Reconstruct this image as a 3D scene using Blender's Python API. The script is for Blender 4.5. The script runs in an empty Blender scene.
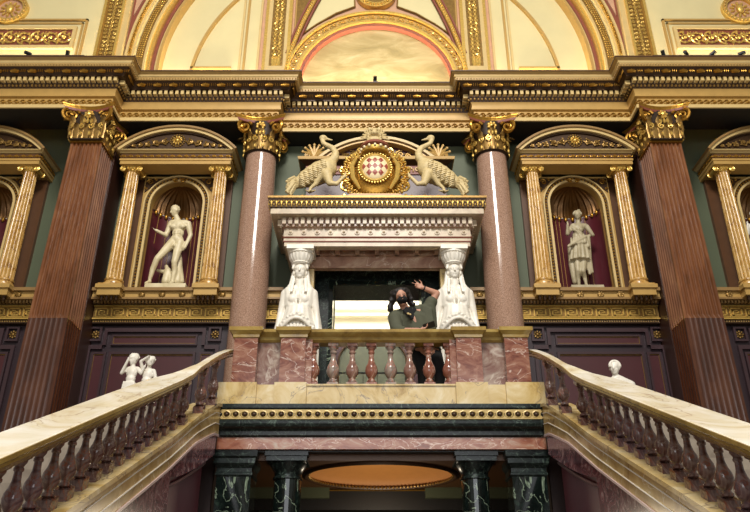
import bpy, math, random
from mathutils import Vector, Matrix, Euler
random.seed(7)
PI = math.pi
scene = bpy.context.scene
COL = scene.collection
PITCH = math.radians(26.4); F = 725.0; EYE = 1.6
def P(px, py, Y):
    """point on the vertical plane at distance Y that is seen at (px, py)"""
    T = math.tan(PITCH - math.atan((py - 256) / F))
    dep = Y * (math.cos(PITCH) + math.sin(PITCH) * T)
    return Vector(((px - 375) / F * dep, Y, EYE + Y * T))
def lin(h):
    h = h.lstrip('#'); o = []
    for i in (0, 2, 4):
        c = int(h[i:i+2], 16) / 255
        o.append(c / 12.92 if c <= .04045 else ((c + .055) / 1.055) ** 2.4)
    return (o[0], o[1], o[2], 1)
# ------------------------------------------------------------------ materials
def _mat(name):
    m = bpy.data.materials.new(name); m.use_nodes = True
    nt = m.node_tree; b = nt.nodes['Principled BSDF']
    return m, nt, b
def plain(name, col, rough=.5, metal=0, noise=.12, scale=9, bump=0, spec=.5, emit=None, es=0, bscale=60):
    m, nt, b = _mat(name)
    tc = nt.nodes.new('ShaderNodeTexCoord'); n = nt.nodes.new('ShaderNodeTexNoise')
    n.inputs['Scale'].default_value = scale; n.inputs['Detail'].default_value = 6
    nt.links.new(tc.outputs['Object'], n.inputs['Vector'])
    mx = nt.nodes.new('ShaderNodeMix'); mx.data_type = 'RGBA'
    c = lin(col) if isinstance(col, str) else col
    mx.inputs['A'].default_value = tuple(max(0, x * (1 - noise * 2)) for x in c[:3]) + (1,)
    mx.inputs['B'].default_value = tuple(min(1, x * (1 + noise * 2)) for x in c[:3]) + (1,)
    nt.links.new(n.outputs['Fac'], mx.inputs['Factor'])
    nt.links.new(mx.outputs['Result'], b.inputs['Base Color'])
    b.inputs['Roughness'].default_value = rough; b.inputs['Metallic'].default_value = metal
    b.inputs['Specular IOR Level'].default_value = spec
    if emit:
        b.inputs['Emission Color'].default_value = lin(emit); b.inputs['Emission Strength'].default_value = es
    if bump:
        n2 = nt.nodes.new('ShaderNodeTexNoise'); n2.inputs['Scale'].default_value = bscale
        bp = nt.nodes.new('ShaderNodeBump'); bp.inputs['Strength'].default_value = bump; bp.inputs['Distance'].default_value = .01
        nt.links.new(tc.outputs['Object'], n2.inputs['Vector'])
        nt.links.new(n2.outputs['Fac'], bp.inputs['Height']); nt.links.new(bp.outputs['Normal'], b.inputs['Normal'])
    return m
def marble(name, cols, scale=3, rough=.15, vein=None, vscale=2.5, vwidth=.03, dist=1.5, stretch=(1, 1, 1), rot=(0, 0, 0), spec=.5):
    """noise through a ramp of stone colours, with thin bright veins"""
    m, nt, b = _mat(name)
    tc = nt.nodes.new('ShaderNodeTexCoord'); mp = nt.nodes.new('ShaderNodeMapping')
    mp.inputs['Scale'].default_value = stretch; mp.inputs['Rotation'].default_value = rot
    nt.links.new(tc.outputs['Object'], mp.inputs['Vector'])
    n = nt.nodes.new('ShaderNodeTexNoise'); n.inputs['Scale'].default_value = scale; n.inputs['Detail'].default_value = 9
    n.inputs['Roughness'].default_value = .62; n.inputs['Distortion'].default_value = dist
    nt.links.new(mp.outputs['Vector'], n.inputs['Vector'])
    r = nt.nodes.new('ShaderNodeValToRGB'); e = r.color_ramp.elements
    k = len(cols)
    e[0].position = .3; e[0].color = lin(cols[0]); e[1].position = .7; e[1].color = lin(cols[-1])
    for i in range(1, k - 1):
        x = e.new(.3 + .4 * i / (k - 1)); x.color = lin(cols[i])
    nt.links.new(n.outputs['Fac'], r.inputs['Fac'])
    out = r.outputs['Color']
    if vein:
        n2 = nt.nodes.new('ShaderNodeTexNoise'); n2.inputs['Scale'].default_value = vscale; n2.inputs['Detail'].default_value = 5
        n2.inputs['Distortion'].default_value = 1.0
        nt.links.new(mp.outputs['Vector'], n2.inputs['Vector'])
        s = nt.nodes.new('ShaderNodeMath'); s.operation = 'SUBTRACT'; s.inputs[1].default_value = .5
        a = nt.nodes.new('ShaderNodeMath'); a.operation = 'ABSOLUTE'
        nt.links.new(n2.outputs['Fac'], s.inputs[0]); nt.links.new(s.outputs[0], a.inputs[0])
        mr = nt.nodes.new('ShaderNodeMapRange'); mr.inputs['From Min'].default_value = 0; mr.inputs['From Max'].default_value = vwidth
        mr.inputs['To Min'].default_value = .85; mr.inputs['To Max'].default_value = 0
        nt.links.new(a.outputs[0], mr.inputs['Value'])
        mx = nt.nodes.new('ShaderNodeMix'); mx.data_type = 'RGBA'; mx.inputs['B'].default_value = lin(vein)
        nt.links.new(mr.outputs['Result'], mx.inputs['Factor']); nt.links.new(out, mx.inputs['A'])
        out = mx.outputs['Result']
    nt.links.new(out, b.inputs['Base Color'])
    b.inputs['Roughness'].default_value = rough; b.inputs['Specular IOR Level'].default_value = spec
    return m
M = {}
M['granite'] = marble('red_granite', ['#6c4e3e', '#997864', '#b29682'], 75, .12, None, dist=0)
M['rosso'] = marble('red_marble', ['#522a22', '#784636', '#8f624e', '#a98c78'], 3.2, .18, '#c9b3a4', 2.2, .012, 2.2, (1, 1, 1.8), (.3, .5, .2))
M['rosso2'] = marble('pink_marble', ['#74402e', '#8e5640', '#a0725a', '#ac9884'], 3.0, .2, '#d8bfae', 3, .012, 2.0, (1, 1, 2.2), (0, .9, 0))
M['purple'] = marble('purple_marble', ['#3e1a22', '#5e2c34', '#7b444a', '#b89a9a'], 5, .2, '#c6aaa8', 5, .012, 2.0)
M['purple_panel'] = plain('plum_plaster', '#6e3a44', .45, noise=.08)
M['siena'] = marble('yellow_marble', ['#9a7a3e', '#c0a468', '#cdb684', '#d8c8a2'], 2.4, .25, '#7a6a5a', 2.2, .008, 1.8)
M['railmarble'] = marble('cream_marble', ['#c6ae84', '#dccfb0', '#e8e0ce', '#f0ebe0'], 2.0, .25, '#b09a80', 2, .007, 1.6, (1, .5, 1))
M['railgold'] = marble('ochre_marble', ['#6e5526', '#94783a', '#a8904e'], 3, .2)
M['verde'] = marble('dark_green_marble', ['#070b0a', '#0d1412', '#131c19', '#26342c'], 3.5, .08, '#8c9c84', 1.7, .010, 2.5)
M['verde2'] = marble('black_green_marble', ['#0a0e0d', '#101615', '#1a2320', '#3c4a42'], 16, .28, '#5c6c60', 6, .010, 2, spec=.3)
M['whitemarble'] = marble('white_statuary_marble', ['#d5cdbd', '#e4ddcf', '#ece7dc'], 3, .4, dist=.8)
M['oldmarble'] = marble('aged_statuary_marble', ['#b7a67c', '#cfc09a', '#dccfac'], 3, .45, dist=.8)
M['greymarble'] = marble('weathered_statuary_marble', ['#8c8064', '#a89b7c', '#bbae90'], 4, .5, dist=.8)
M['portal'] = marble('portal_marble', ['#97846c', '#b4a084', '#c4b496'], 3, .35, '#b08c7c', 2.4, .010, 1.5)
M['portal2'] = marble('portal_rose_marble', ['#7e5a4a', '#a5806a', '#c2a88e'], 3, .3, '#d8c8b4', 2.4, .01, 1.5)
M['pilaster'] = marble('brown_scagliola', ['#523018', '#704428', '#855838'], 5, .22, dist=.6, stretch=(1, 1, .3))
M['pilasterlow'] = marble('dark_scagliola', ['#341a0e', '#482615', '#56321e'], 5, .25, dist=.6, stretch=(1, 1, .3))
M['pilback'] = plain('dark_brown_paint', '#32190f', .4)
M['amber'] = marble('amber_marble', ['#875c24', '#b28640', '#c6a060', '#a47a40'], 6, .25, '#6a3c14', 5, .018, 1.5, (1, 1, .5))
M['greenwall'] = plain('sage_green_paint', '#4f563f', .6, noise=.06, scale=2)
M['cream'] = plain('cream_gilt_paint', '#b08c4c', .42, noise=.08, metal=.1)
M['creamlt'] = plain('pale_cream_paint', '#c4a970', .45, noise=.06)
M['gold'] = plain('gilding', '#a5782c', .32, metal=.75, noise=.25, scale=30)
M['goldlt'] = plain('bright_gilding', '#d8b25c', .3, metal=.6, noise=.2, scale=30)
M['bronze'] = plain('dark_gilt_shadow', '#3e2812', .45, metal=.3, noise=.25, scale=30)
M['antique'] = plain('antique_gold', '#8a6a34', .4, metal=.55, noise=.3, scale=25)
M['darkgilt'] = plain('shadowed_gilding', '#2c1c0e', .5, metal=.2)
M['tan'] = plain('golden_tan_paint', '#a5854e', .38, noise=.1, metal=.1)
M['brass'] = plain('dull_brass_inlay', '#bda266', .4, metal=.15, noise=.12)
M['rossogrey'] = marble('grey_red_marble', ['#4e332c', '#775448', '#8c7466', '#a89888'], 3.2, .18, '#b9aa9c', 2.2, .012, 2.2)
M['siena2'] = marble('honey_marble', ['#8c6c36', '#b29258', '#c4a86c', '#d2bd8e'], 3, .25, '#e2d6b8', 2.0, .006, 1.2)
M['pinkstone'] = plain('pale_mauve_stone', '#c8b0ac', .3)
M['mauvestone'] = plain('mauve_stone', '#8a7076', .3)
M['shell'] = plain('shell_bronze', '#6a4820', .38, metal=.55, noise=.2)
M['brownmid2'] = plain('umber_moulding_paint', '#6b4c2a', .4, noise=.1)
M['brownline'] = plain('brown_moulding_paint', '#54361f', .4, noise=.1)
M['brownmid'] = plain('tan_moulding_paint', '#8a6a3c', .4, noise=.1)
M['redpaint'] = plain('terracotta_paint', '#7e4230', .5, noise=.08)
M['pinkpaint'] = plain('salmon_paint', '#bd9272', .5, noise=.08)
M['maroon'] = plain('maroon_paint', '#401519', .4, noise=.08)
M['niche'] = plain('niche_crimson_paint', '#4e1a22', .4, noise=.15, scale=3)
M['panel'] = plain('aubergine_paint', '#2a1a20', .4, noise=.08)
M['panelfr'] = plain('brown_plum_paint', '#362226', .35, noise=.08)
M['vault'] = plain('vault_cream_paint', '#cdbf8e', .6, noise=.04, scale=3)
M['lun'] = marble('lunette_gilt_plaster', ['#8a7846', '#9c8854', '#b09c6a', '#bcae84'], 2.2, .55, dist=.7, stretch=(.6, 1, 1.6))
M['floor'] = marble('stone_floor', ['#6a5e50', '#84786a', '#968a7a'], 2, .4)
M['black'] = plain('black_metal', '#0c0c0c', .4)
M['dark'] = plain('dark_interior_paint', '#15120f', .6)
M['roomwhite'] = plain('gallery_cream_wall', '#efe8d4', .6, noise=.02)
M['hair'] = plain('dark_brown_hair', '#17100d', .5, bump=.5, bscale=90)
M['skin'] = plain('skin', '#b5846c', .5, noise=.05)
M['shirt'] = plain('olive_cloth', '#4a4b3a', .85, noise=.1, bump=.2)
M['mask'] = plain('black_cloth', '#0a0a0b', .9)
M['screen'] = plain('phone_glass', '#101218', .15)
M['shieldred'] = plain('heraldic_red', '#8c3a28', .4)
M['shieldcream'] = plain('heraldic_cream', '#dcc89c', .4)
M['bird'] = plain('bird_stone', '#c4ae7c', .5, noise=.15, scale=22, bump=.6, bscale=70)
M['dome'] = plain('ochre_dome_plaster', '#b0783c', .6, noise=.05)
M['lamp'] = plain('lamp_glass', '#fff2d0', .4, emit='#ffe6b0', es=30)
# ------------------------------------------------------------------ mesh builder
class MB:
    def __init__(s): s.v = []; s.f = []; s.mi = []; s.cur = 0
    def add(s, vs, fs):
        o = len(s.v); s.v += [tuple(v) for v in vs]
        for f in fs: s.f.append(tuple(i + o for i in f)); s.mi.append(s.cur)
    def box(s, x0, x1, y0, y1, z0, z1):
        s.add([(x0,y0,z0),(x1,y0,z0),(x1,y1,z0),(x0,y1,z0),(x0,y0,z1),(x1,y0,z1),(x1,y1,z1),(x0,y1,z1)],
              [(0,3,2,1),(4,5,6,7),(0,1,5,4),(1,2,6,5),(2,3,7,6),(3,0,4,7)]); return s
    def loft(s, rings, cap=True, closed=True):
        n = len(rings[0]); vs = [p for r in rings for p in r]; fs = []
        m = n if closed else n - 1
        for i in range(len(rings) - 1):
            for j in range(m):
                k = (j + 1) % n
                fs.append((i*n+j, i*n+k, (i+1)*n+k, (i+1)*n+j))
        if cap and closed:
            fs.append(tuple(range(n))[::-1]); fs.append(tuple(range((len(rings)-1)*n, len(rings)*n)))
        s.add(vs, fs); return s
    def prism(s, poly, a, b, axis='y'):
        """poly of 2D points (u,w) extruded from a to b: y -> (u,t,w); x -> (t,u,w); z -> (u,w,t)"""
        mk = {'y': lambda u, w, t: (u, t, w), 'x': lambda u, w, t: (t, u, w), 'z': lambda u, w, t: (u, w, t)}[axis]
        return s.loft([[mk(u, w, a) for u, w in poly], [mk(u, w, b) for u, w in poly]])
    def lathe(s, prof, c, seg=24, a0=0, flutes=0, depth=0, fr=None):
        rings = []
        for r, z in prof:
            ring = []
            N = seg if not flutes else flutes * 6
            for k in range(N):
                a = a0 + 2 * PI * k / N; rr = r
                if flutes and (fr is None or fr[0] <= z <= fr[1]):
                    rr = r * (1 - depth * max(0, math.sin(PI * ((k % 6) / 6.0))) ** .7)
                ring.append((c[0] + rr * math.cos(a), c[1] + rr * math.sin(a), c[2] + z))
            rings.append(ring)
        return s.loft(rings)
    def ell(s, c, r, R=None, u=12, w=8):
        vs = []; fs = []
        c = Vector(c)
        for i in range(w + 1):
            th = PI * i / w
            for j in range(u):
                ph = 2 * PI * j / u
                p = Vector((r[0]*math.sin(th)*math.cos(ph), r[1]*math.sin(th)*math.sin(ph), r[2]*math.cos(th)))
                if R: p = R @ p
                vs.append(c + p)
        for i in range(w):
            for j in range(u):
                k = (j + 1) % u
                if i == 0: fs.append((j, (i+1)*u+j, (i+1)*u+k))
                elif i == w - 1: fs.append((i*u+j, (i+1)*u+j, i*u+k))
                else: fs.append((i*u+j, (i+1)*u+j, (i+1)*u+k, i*u+k))
        s.add(vs, fs); return s
    def tube(s, pts, r, seg=8, up=None):
        pts = [Vector(p) for p in pts]; n = len(pts)
        rs = r if isinstance(r, (list, tuple)) else [r] * n
        rings = []; prev = None
        for i in range(n):
            t = (pts[min(i+1, n-1)] - pts[max(i-1, 0)])
            if t.length < 1e-9: t = Vector((0, 0, 1))
            t.normalize()
            if prev is None:
                a = Vector((0, 0, 1)) if abs(t.z) < .9 else Vector((0, 1, 0))
                nn = t.cross(a).normalized()
            else:
                nn = (prev - t * prev.dot(t))
                nn = nn.normalized() if nn.length > 1e-6 else t.orthogonal().normalized()
            prev = nn; b = t.cross(nn)
            rings.append([pts[i] + (nn * math.cos(2*PI*k/seg) + b * math.sin(2*PI*k/seg)) * rs[i] for k in range(seg)])
        return s.loft(rings)
    def limb(s, a, b, ra, rb, seg=12):
        """capsule with two radii"""
        a = Vector(a); b = Vector(b); d = (b - a); L = d.length; d.normalize()
        pts = []; rs = []
        for k in range(5):
            t = k / 4 * PI / 2; pts.append(a - d * ra * math.cos(t)); rs.append(max(ra * math.sin(t), .0005))
        for k in range(1, 5):
            t = k / 4; 
            pts.append(a.lerp(b, t)); rs.append(ra + (rb - ra) * t)
        for k in range(1, 5):
            t = k / 4 * PI / 2; pts.append(b + d * rb * math.sin(t)); rs.append(max(rb * math.cos(t), .0005))
        return s.tube(pts, rs, seg)
    def arch(s, cx, cz, r0, r1, y0, y1, a0=0, a1=PI, n=40):
        """flat ring sector in the xz plane, thick in y"""
        rings = []
        for k in range(n + 1):
            a = a0 + (a1 - a0) * k / n; c, q = math.cos(a), math.sin(a)
            rings.append([(cx+r0*c, y0, cz+r0*q), (cx+r1*c, y0, cz+r1*q), (cx+r1*c, y1, cz+r1*q), (cx+r0*c, y1, cz+r0*q)])
        return s.loft(rings)
    def sweep(s, path, prof, closedprof=True):
        """profile (outward d, z) along an axis aligned plan path, mitred; outward is to the right of travel"""
        rings = []
        n = len(path)
        for i in range(n):
            p = Vector(path[i])
            def nrm(a, b):
                d = (Vector(b) - Vector(a)).normalized(); return Vector((d.y, -d.x))
            if i == 0: m = nrm(path[0], path[1])
            elif i == n - 1: m = nrm(path[-2], path[-1])
            else:
                n1 = nrm(path[i-1], path[i]); n2 = nrm(path[i], path[i+1])
                m = (n1 + n2); m = m / (1 + n1.dot(n2))
            rings.append([(p.x + m.x*d, p.y + m.y*d, z) for d, z in prof])
        return s.loft(rings)
    def build(s, name, mat, parent=None, smooth=False, mats=None, ang=40):
        off = Vector(parent_world(parent)) if parent else Vector((0, 0, 0))
        me = bpy.data.meshes.new(name)
        me.from_pydata([(v[0]-off.x, v[1]-off.y, v[2]-off.z) for v in s.v], [], s.f)
        for m in (mats or [mat]): me.materials.append(m)
        if mats: me.polygons.foreach_set('material_index', s.mi)
        import bmesh
        bm = bmesh.new(); bm.from_mesh(me); bmesh.ops.recalc_face_normals(bm, faces=bm.faces); bm.to_mesh(me); bm.free()
        if smooth:
            me.polygons.foreach_set('use_smooth', [True] * len(me.polygons))
            try: me.set_sharp_from_angle(angle=math.radians(ang))
            except Exception: pass
        me.update()
        o = bpy.data.objects.new(name, me); COL.objects.link(o)
        if parent: o.parent = parent
        return o
def parent_world(p):
    v = Vector(p.location)
    while p.parent: p = p.parent; v = v + p.location
    return v
def tag(o, label=None, cat=None, group=None, kind=None):
    if label: o['label'] = label
    if cat: o['category'] = cat
    if group: o['group'] = group
    if kind: o['kind'] = kind
    return o
def thing(name, loc, label, cat, group=None):
    o = bpy.data.objects.new(name, None); COL.objects.link(o); o.location = loc; o.empty_display_size = .1
    return tag(o, label, cat, group)
def struct(name, mb, mat, **k):
    return tag(mb.build(name, mat, **k), kind='structure')
def copy_tree(o, parent=None):
    c = o.copy(); COL.objects.link(c)
    if parent: c.parent = parent
    for ch in [x for x in bpy.data.objects if x.parent == o]: copy_tree(ch, c)
    return c
def remesh(o, vox=.012, it=3):
    m = o.modifiers.new('Remesh', 'REMESH'); m.mode = 'VOXEL'; m.voxel_size = vox; m.use_smooth_shade = True
    k = o.modifiers.new('Smooth', 'SMOOTH'); k.iterations = it; k.factor = .5
    return o
def walk(path, d, step):
    """points along the plan path offset outward by d: (x, y, normal)"""
    out = []
    n = len(path); P2 = []
    for i in range(n):
        p = Vector(path[i])
        def nrm(a, b):
            q = (Vector(b) - Vector(a)).normalized(); return Vector((q.y, -q.x))
        if i == 0: m = nrm(path[0], path[1])
        elif i == n-1: m = nrm(path[-2], path[-1])
        else:
            n1 = nrm(path[i-1], path[i]); n2 = nrm(path[i], path[i+1]); m = (n1+n2)/(1+n1.dot(n2))
        P2.append(p + m*d)
    for i in range(n-1):
        a, b = P2[i], P2[i+1]; L = (b-a).length
        k = max(1, int(round(L/step))); t = (b-a).normalized(); nn = Vector((t.y, -t.x))
        for j in range(k):
            q = a.lerp(b, (j+.5)/k); out.append((q.x, q.y, nn, t, L/k))
    return out
def obox(mb, x, y, t, nn, w, d0, d1, z0, z1):
    """box centred at x,y: width w along t, from d0 to d1 along the outward normal"""
    p = Vector((x, y)); a = p - t*w/2; b = p + t*w/2
    q = [a+nn*d0, b+nn*d0, b+nn*d1, a+nn*d1]
    mb.loft([[(v.x, v.y, z0) for v in q], [(v.x, v.y, z1) for v in q]])
def spiral(c, u, w, r0, r1, turns, n=20, a0=0, sgn=1):
    c = Vector(c); u = Vector(u); w = Vector(w); out = []
    for k in range(n+1):
        t = k/n; a = a0 + sgn*turns*2*PI*t; r = r0 + (r1-r0)*t
        out.append(c + u*(r*math.cos(a)) + w*(r*math.sin(a)))
    return out
def leaf(mb, base, out, up, h, w, curl=.5, th=.012, n=6, lobes=True):
    """acanthus leaf: rises along up, then curls outward"""
    base = Vector(base); out = Vector(out).normalized(); up = Vector(up); side = out.cross(up).normalized()
    rings = []
    for k in range(n+1):
        t = k/n
        if t < .65: q = base + up*(h*t/.65*.85) + out*(h*.12*t)
        else:
            a = (t-.65)/.35*PI*.85; rr = h*.16
            q = base + up*(h*.85 + rr*math.sin(a)) + out*(h*.078 + rr*(1-math.cos(a))*curl*2)
        ww = w*(.75+.25*math.sin(t*PI))*(1 if t < .7 else 1-(t-.7)*2.2)/2
        if lobes and k % 2: ww *= .78
        d = out*th
        rings.append([q-side*ww, q-side*ww*.4+d*.9, q+d*.5, q+side*ww*.4+d*.9, q+side*ww, q+side*ww-d, q-side*ww-d])
    mb.loft(rings)
def fuse(parent, keep, *names):
    """relief and its ground become one part: append the meshes named names to the part keep"""
    ch = [o for o in bpy.data.objects if o.parent == parent]
    base = next(o for o in ch if o.name.split('.')[0] == keep)
    vs_, fs_, mi, mats, sm = [], [], [], [], []
    rest = [o for o in ch if o.name.split('.')[0] in names]
    for o in [base]+rest:
        k = len(vs_); m0 = len(mats); vs_ += [tuple(v.co) for v in o.data.vertices]
        for m_ in o.data.materials: mats.append(m_)
        for p in o.data.polygons: fs_.append([i+k for i in p.vertices]); mi.append(m0+p.material_index); sm.append(p.use_smooth)
    me = bpy.data.meshes.new(keep); me.from_pydata(vs_, [], fs_)
    for m_ in mats: me.materials.append(m_)
    me.polygons.foreach_set('material_index', mi); me.polygons.foreach_set('use_smooth', sm)
    try: me.set_sharp_from_angle(angle=math.radians(45))
    except Exception: pass
    base.data = me
    for o in rest: bpy.data.objects.remove(o)
    return base
# ------------------------------------------------------------------ camera, view
cam = bpy.data.cameras.new('camera'); co = bpy.data.objects.new('camera', cam); COL.objects.link(co)
co.location = (0, 0, EYE); co.rotation_euler = (PI/2 + PITCH, 0, 0)
cam.sensor_width = 36; cam.lens = F/750*36; cam.clip_end = 200
scene.camera = co
vs = scene.view_settings; vs.view_transform = 'Standard'; vs.look = 'None'; vs.gamma = 1; vs.use_curve_mapping = False
vs.exposure = 0.0
# ================================================================== SETTING
FL = 3.2
FZ = 3.75            # landing level
AX, PX, WX = .07, .03, .02
def grid(mb, xs, zs, y0, y1, holes):
    for i in range(len(xs)-1):
        for j in range(len(zs)-1):
            cx, cz = (xs[i]+xs[i+1])/2, (zs[j]+zs[j+1])/2
            if any(a < cx < b and c < cz < d for a, b, c, d in holes): continue
            mb.box(xs[i], xs[i+1], y0, y1, zs[j], zs[j+1])
struct('floor', MB().box(-7.6, 7.6, -2.5, 16, -.15, 0), M['floor'])
mb = MB()      # the landing
mb.box(-3.3, 3.44, 8.2, 10.0, 3.5, FZ)
struct('floor', mb, M['floor'])
struct('floor', MB().box(-7.6, -3.3, 8.35, 10.0, 2.9, FL), M['floor']); struct('floor', MB().box(3.44, 7.6, 8.35, 10.0, 2.9, FL), M['floor'])
# back wall with the niches and the doorway
holes = []
NX = (-6.09, -3.11, 3.15, 6.13)
for c in NX: holes.append((c-.41, c+.41, 5.85, 7.8))
holes.append((PX-.64, PX+.64, 3.0, 6.0))
xs = sorted(set([-7.6, 7.6, PX-.64, PX+.64] + [c+s*.41 for c in NX for s in (-1, 1)]))
mb = MB(); grid(mb, xs, [3.0, 5.85, 6.0, 7.8, 9.3], 10.0, 10.25, holes)
struct('wall_back', mb, M['greenwall'])
# lunette wall under the great arch; the small arch in its middle is a recess
ZS = 10.08
mb = MB(); mb.box(-7.6, 7.6, 10.5, 10.7, 9.0, 14.2)
struct('wall_back', mb, M['vault'])
def arch_plate(mb, cx, r, x0, x1, z0, z1, y0, y1, zs, n=32):
    """rectangular plate with an arched opening"""
    pts = []
    for k in range(n+1):
        a = PI - PI*k/n; c, s = math.cos(a), math.sin(a)
        inner = (cx + r*c, zs + r*s)
        # outer on the rectangle
        hx = (x1-x0)/2; t = 1e9
        ox = cx; 
        if abs(c) > 1e-6: t = min(t, ((x1-cx) if c > 0 else (x0-cx))/c)
        if s > 1e-6: t = min(t, (z1-zs)/s)
        pts.append((inner, (ox + c*t, zs + s*t)))
    for k in range(n):
        (a, A), (b, B) = pts[k], pts[k+1]
        poly = [a, A]
        for cr in ((x0, z1), (x1, z1)):
            if A[0] != B[0] and A[1] != B[1] and min(A[0], B[0])-1e-6 <= cr[0] <= max(A[0], B[0])+1e-6 and max(A[1], B[1]) >= z1-1e-6: poly.append(cr)
        poly += [B, b]
        mb.prism(poly, y0, y1, 'y')
    mb.box(x0, cx-r, y0, y1, z0, zs); mb.box(cx+r, x1, y0, y1, z0, zs)
mb = MB(); arch_plate(mb, WX, 1.40, -1.56+WX, 1.56+WX, 9.2, 14.2, 10.2, 10.5, ZS)
struct('wall_back', mb, M['pinkpaint'])
mb = MB(); mb.box(-3.9, WX-1.56, 10.24, 10.5, 9.2, 14.2); mb.box(WX+1.56, 3.9, 10.24, 10.5, 9.2, 14.2)
struct('wall_back', mb, M['vault'])
mb = MB(); mb.box(WX-1.42, WX+1.42, 10.27, 10.5, 9.2, 11.6)
struct('wall_back', mb, M['lun'])
# spandrel walls outside the great arch
mb = MB(); arch_plate(mb, 0, 4.25, -7.6, 7.6, 9.2, 14.8, 9.9, 10.24, 10.4, 48)
struct('wall_back', mb, M['vault'])
# mouldings of the great arch
tn = [0]
def trim(mb, mat, **k):
    tn[0] += 1
    return struct('trim_%d' % tn[0], mb, mat, **k)
def bead_arch(mb, r, y, cx=0, step=.07, rr=.02, a0=.02, a1=PI-.02, cz=ZS):
    n = int(r*(a1-a0)/step)
    for k in range(n+1):
        a = a0+(a1-a0)*k/n
        mb.ell((cx+r*math.cos(a), y, cz+r*math.sin(a)), (rr, rr, rr), None, 6, 4)
R = 3.80; ZG = 10.4
def o_(v): return R+.18+(v-.18)*.72
trim(MB().arch(0, ZG, o_(0), o_(.07), 10.06, 10.3, a0=-.1, a1=PI+.1, n=64), M['cream'])
trim(MB().arch(0, ZG, o_(.07), o_(.14), 10.12, 10.3, a0=-.1, a1=PI+.1, n=64), M['creamlt'])
trim(MB().arch(0, ZG, o_(.14), o_(.22), 10.10, 10.3, a0=-.1, a1=PI+.1, n=64), M['redpaint'])
trim(MB().arch(0, ZG, o_(.22), o_(.30), 10.0, 10.3, a0=-.1, a1=PI+.1, n=64), M['goldlt'])
trim(MB().arch(0, ZG, o_(.30), o_(.36), 9.96, 10.2, a0=-.1, a1=PI+.1, n=64), M['creamlt'])
mb = MB().arch(0, ZG, o_(.36), o_(.56), 9.95, 10.2, a0=-.1, a1=PI+.1, n=64)
trim(mb, M['antique'])
mb = MB()
for rr_ in (.41, .46, .51): bead_arch(mb, o_(rr_), 9.94, step=.05, rr=.015, cz=ZG)
trim(mb, M['goldlt'], smooth=True)
trim(MB().arch(0, ZG, o_(.56), o_(.62), 9.86, 10.0, a0=-.1, a1=PI+.1, n=64), M['creamlt'])
trim(MB().arch(0, ZG, o_(.62), o_(.70), 9.84, 10.0, a0=-.1, a1=PI+.1, n=64), M['goldlt'])
mb = MB(); bead_arch(mb, o_(.66), 9.83, step=.05, rr=.02, cz=ZG); trim(mb, M['gold'], smooth=True)
trim(MB().arch(0, ZG, o_(.70), o_(.76), 9.82, 10.0, a0=-.1, a1=PI+.1, n=64), M['creamlt'])
# terracotta spandrels between great arch and the ornamented bands
for s in (-1, 1):
    mb = MB(); pts = []
    for k in range(13):
        a = .08 + .62*k/12; pts.append((s*o_(.76)*math.cos(a), ZG+o_(.76)*math.sin(a)))
    poly = [(s*4.42, ZS+.5)] + [p for p in pts if abs(p[0]) < 4.415] + [(s*4.42, pts[-1][1])]
    mb.prism(poly, 9.85, 9.92, 'y'); trim(mb, M['redpaint'])
    q = [(s*4.37, ZG+.95), (s*4.37, ZG+2.1), (s*4.02, ZG+2.1)]
    trim(MB().prism(q, 9.82, 9.86, 'y'), M['pinkpaint'])
    x0 = 4.42*s
    # bands of the transverse ribs
    trim(MB().box(min(x0, x0+s*.1), max(x0, x0+s*.1), 9.74, 9.95, 9.25, 14.2), M['creamlt'])
    trim(MB().box(min(x0+s*.1, x0+s*.14), max(x0+s*.1, x0+s*.14), 9.7, 9.95, 9.25, 14.2), M['goldlt'])
    mb = MB().box(min(x0+s*.14, x0+s*.42), max(x0+s*.14, x0+s*.42), 9.76, 9.95, 9.25, 14.2); trim(mb, M['antique'])
    mb = MB(); z = 9.85; i = 0
    while z < 13:
        for j in range(3):
            cx = x0+s*(.20+.08*j); mb.tube(spiral((cx, 9.75, z), (1, 0, 0), (0, 0, 1), .033, .008, 1.1, 9, a0=j+i, sgn=(-1)**j), .011, 5)
        mb.ell((x0+s*.28, 9.745, z+.045), (.018, .016, .03), None, 6, 4)
        z += .09; i += 1
    trim(mb, M['goldlt'], smooth=True)
    trim(MB().box(min(x0+s*.14, x0+s*.42), max(x0+s*.14, x0+s*.42), 9.72, 9.95, 9.25, 9.72), M['creamlt'])
    trim(MB().box(min(x0+s*.42, x0+s*.47), max(x0+s*.42, x0+s*.47), 9.7, 9.95, 9.25, 14.2), M['goldlt'])
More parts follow.
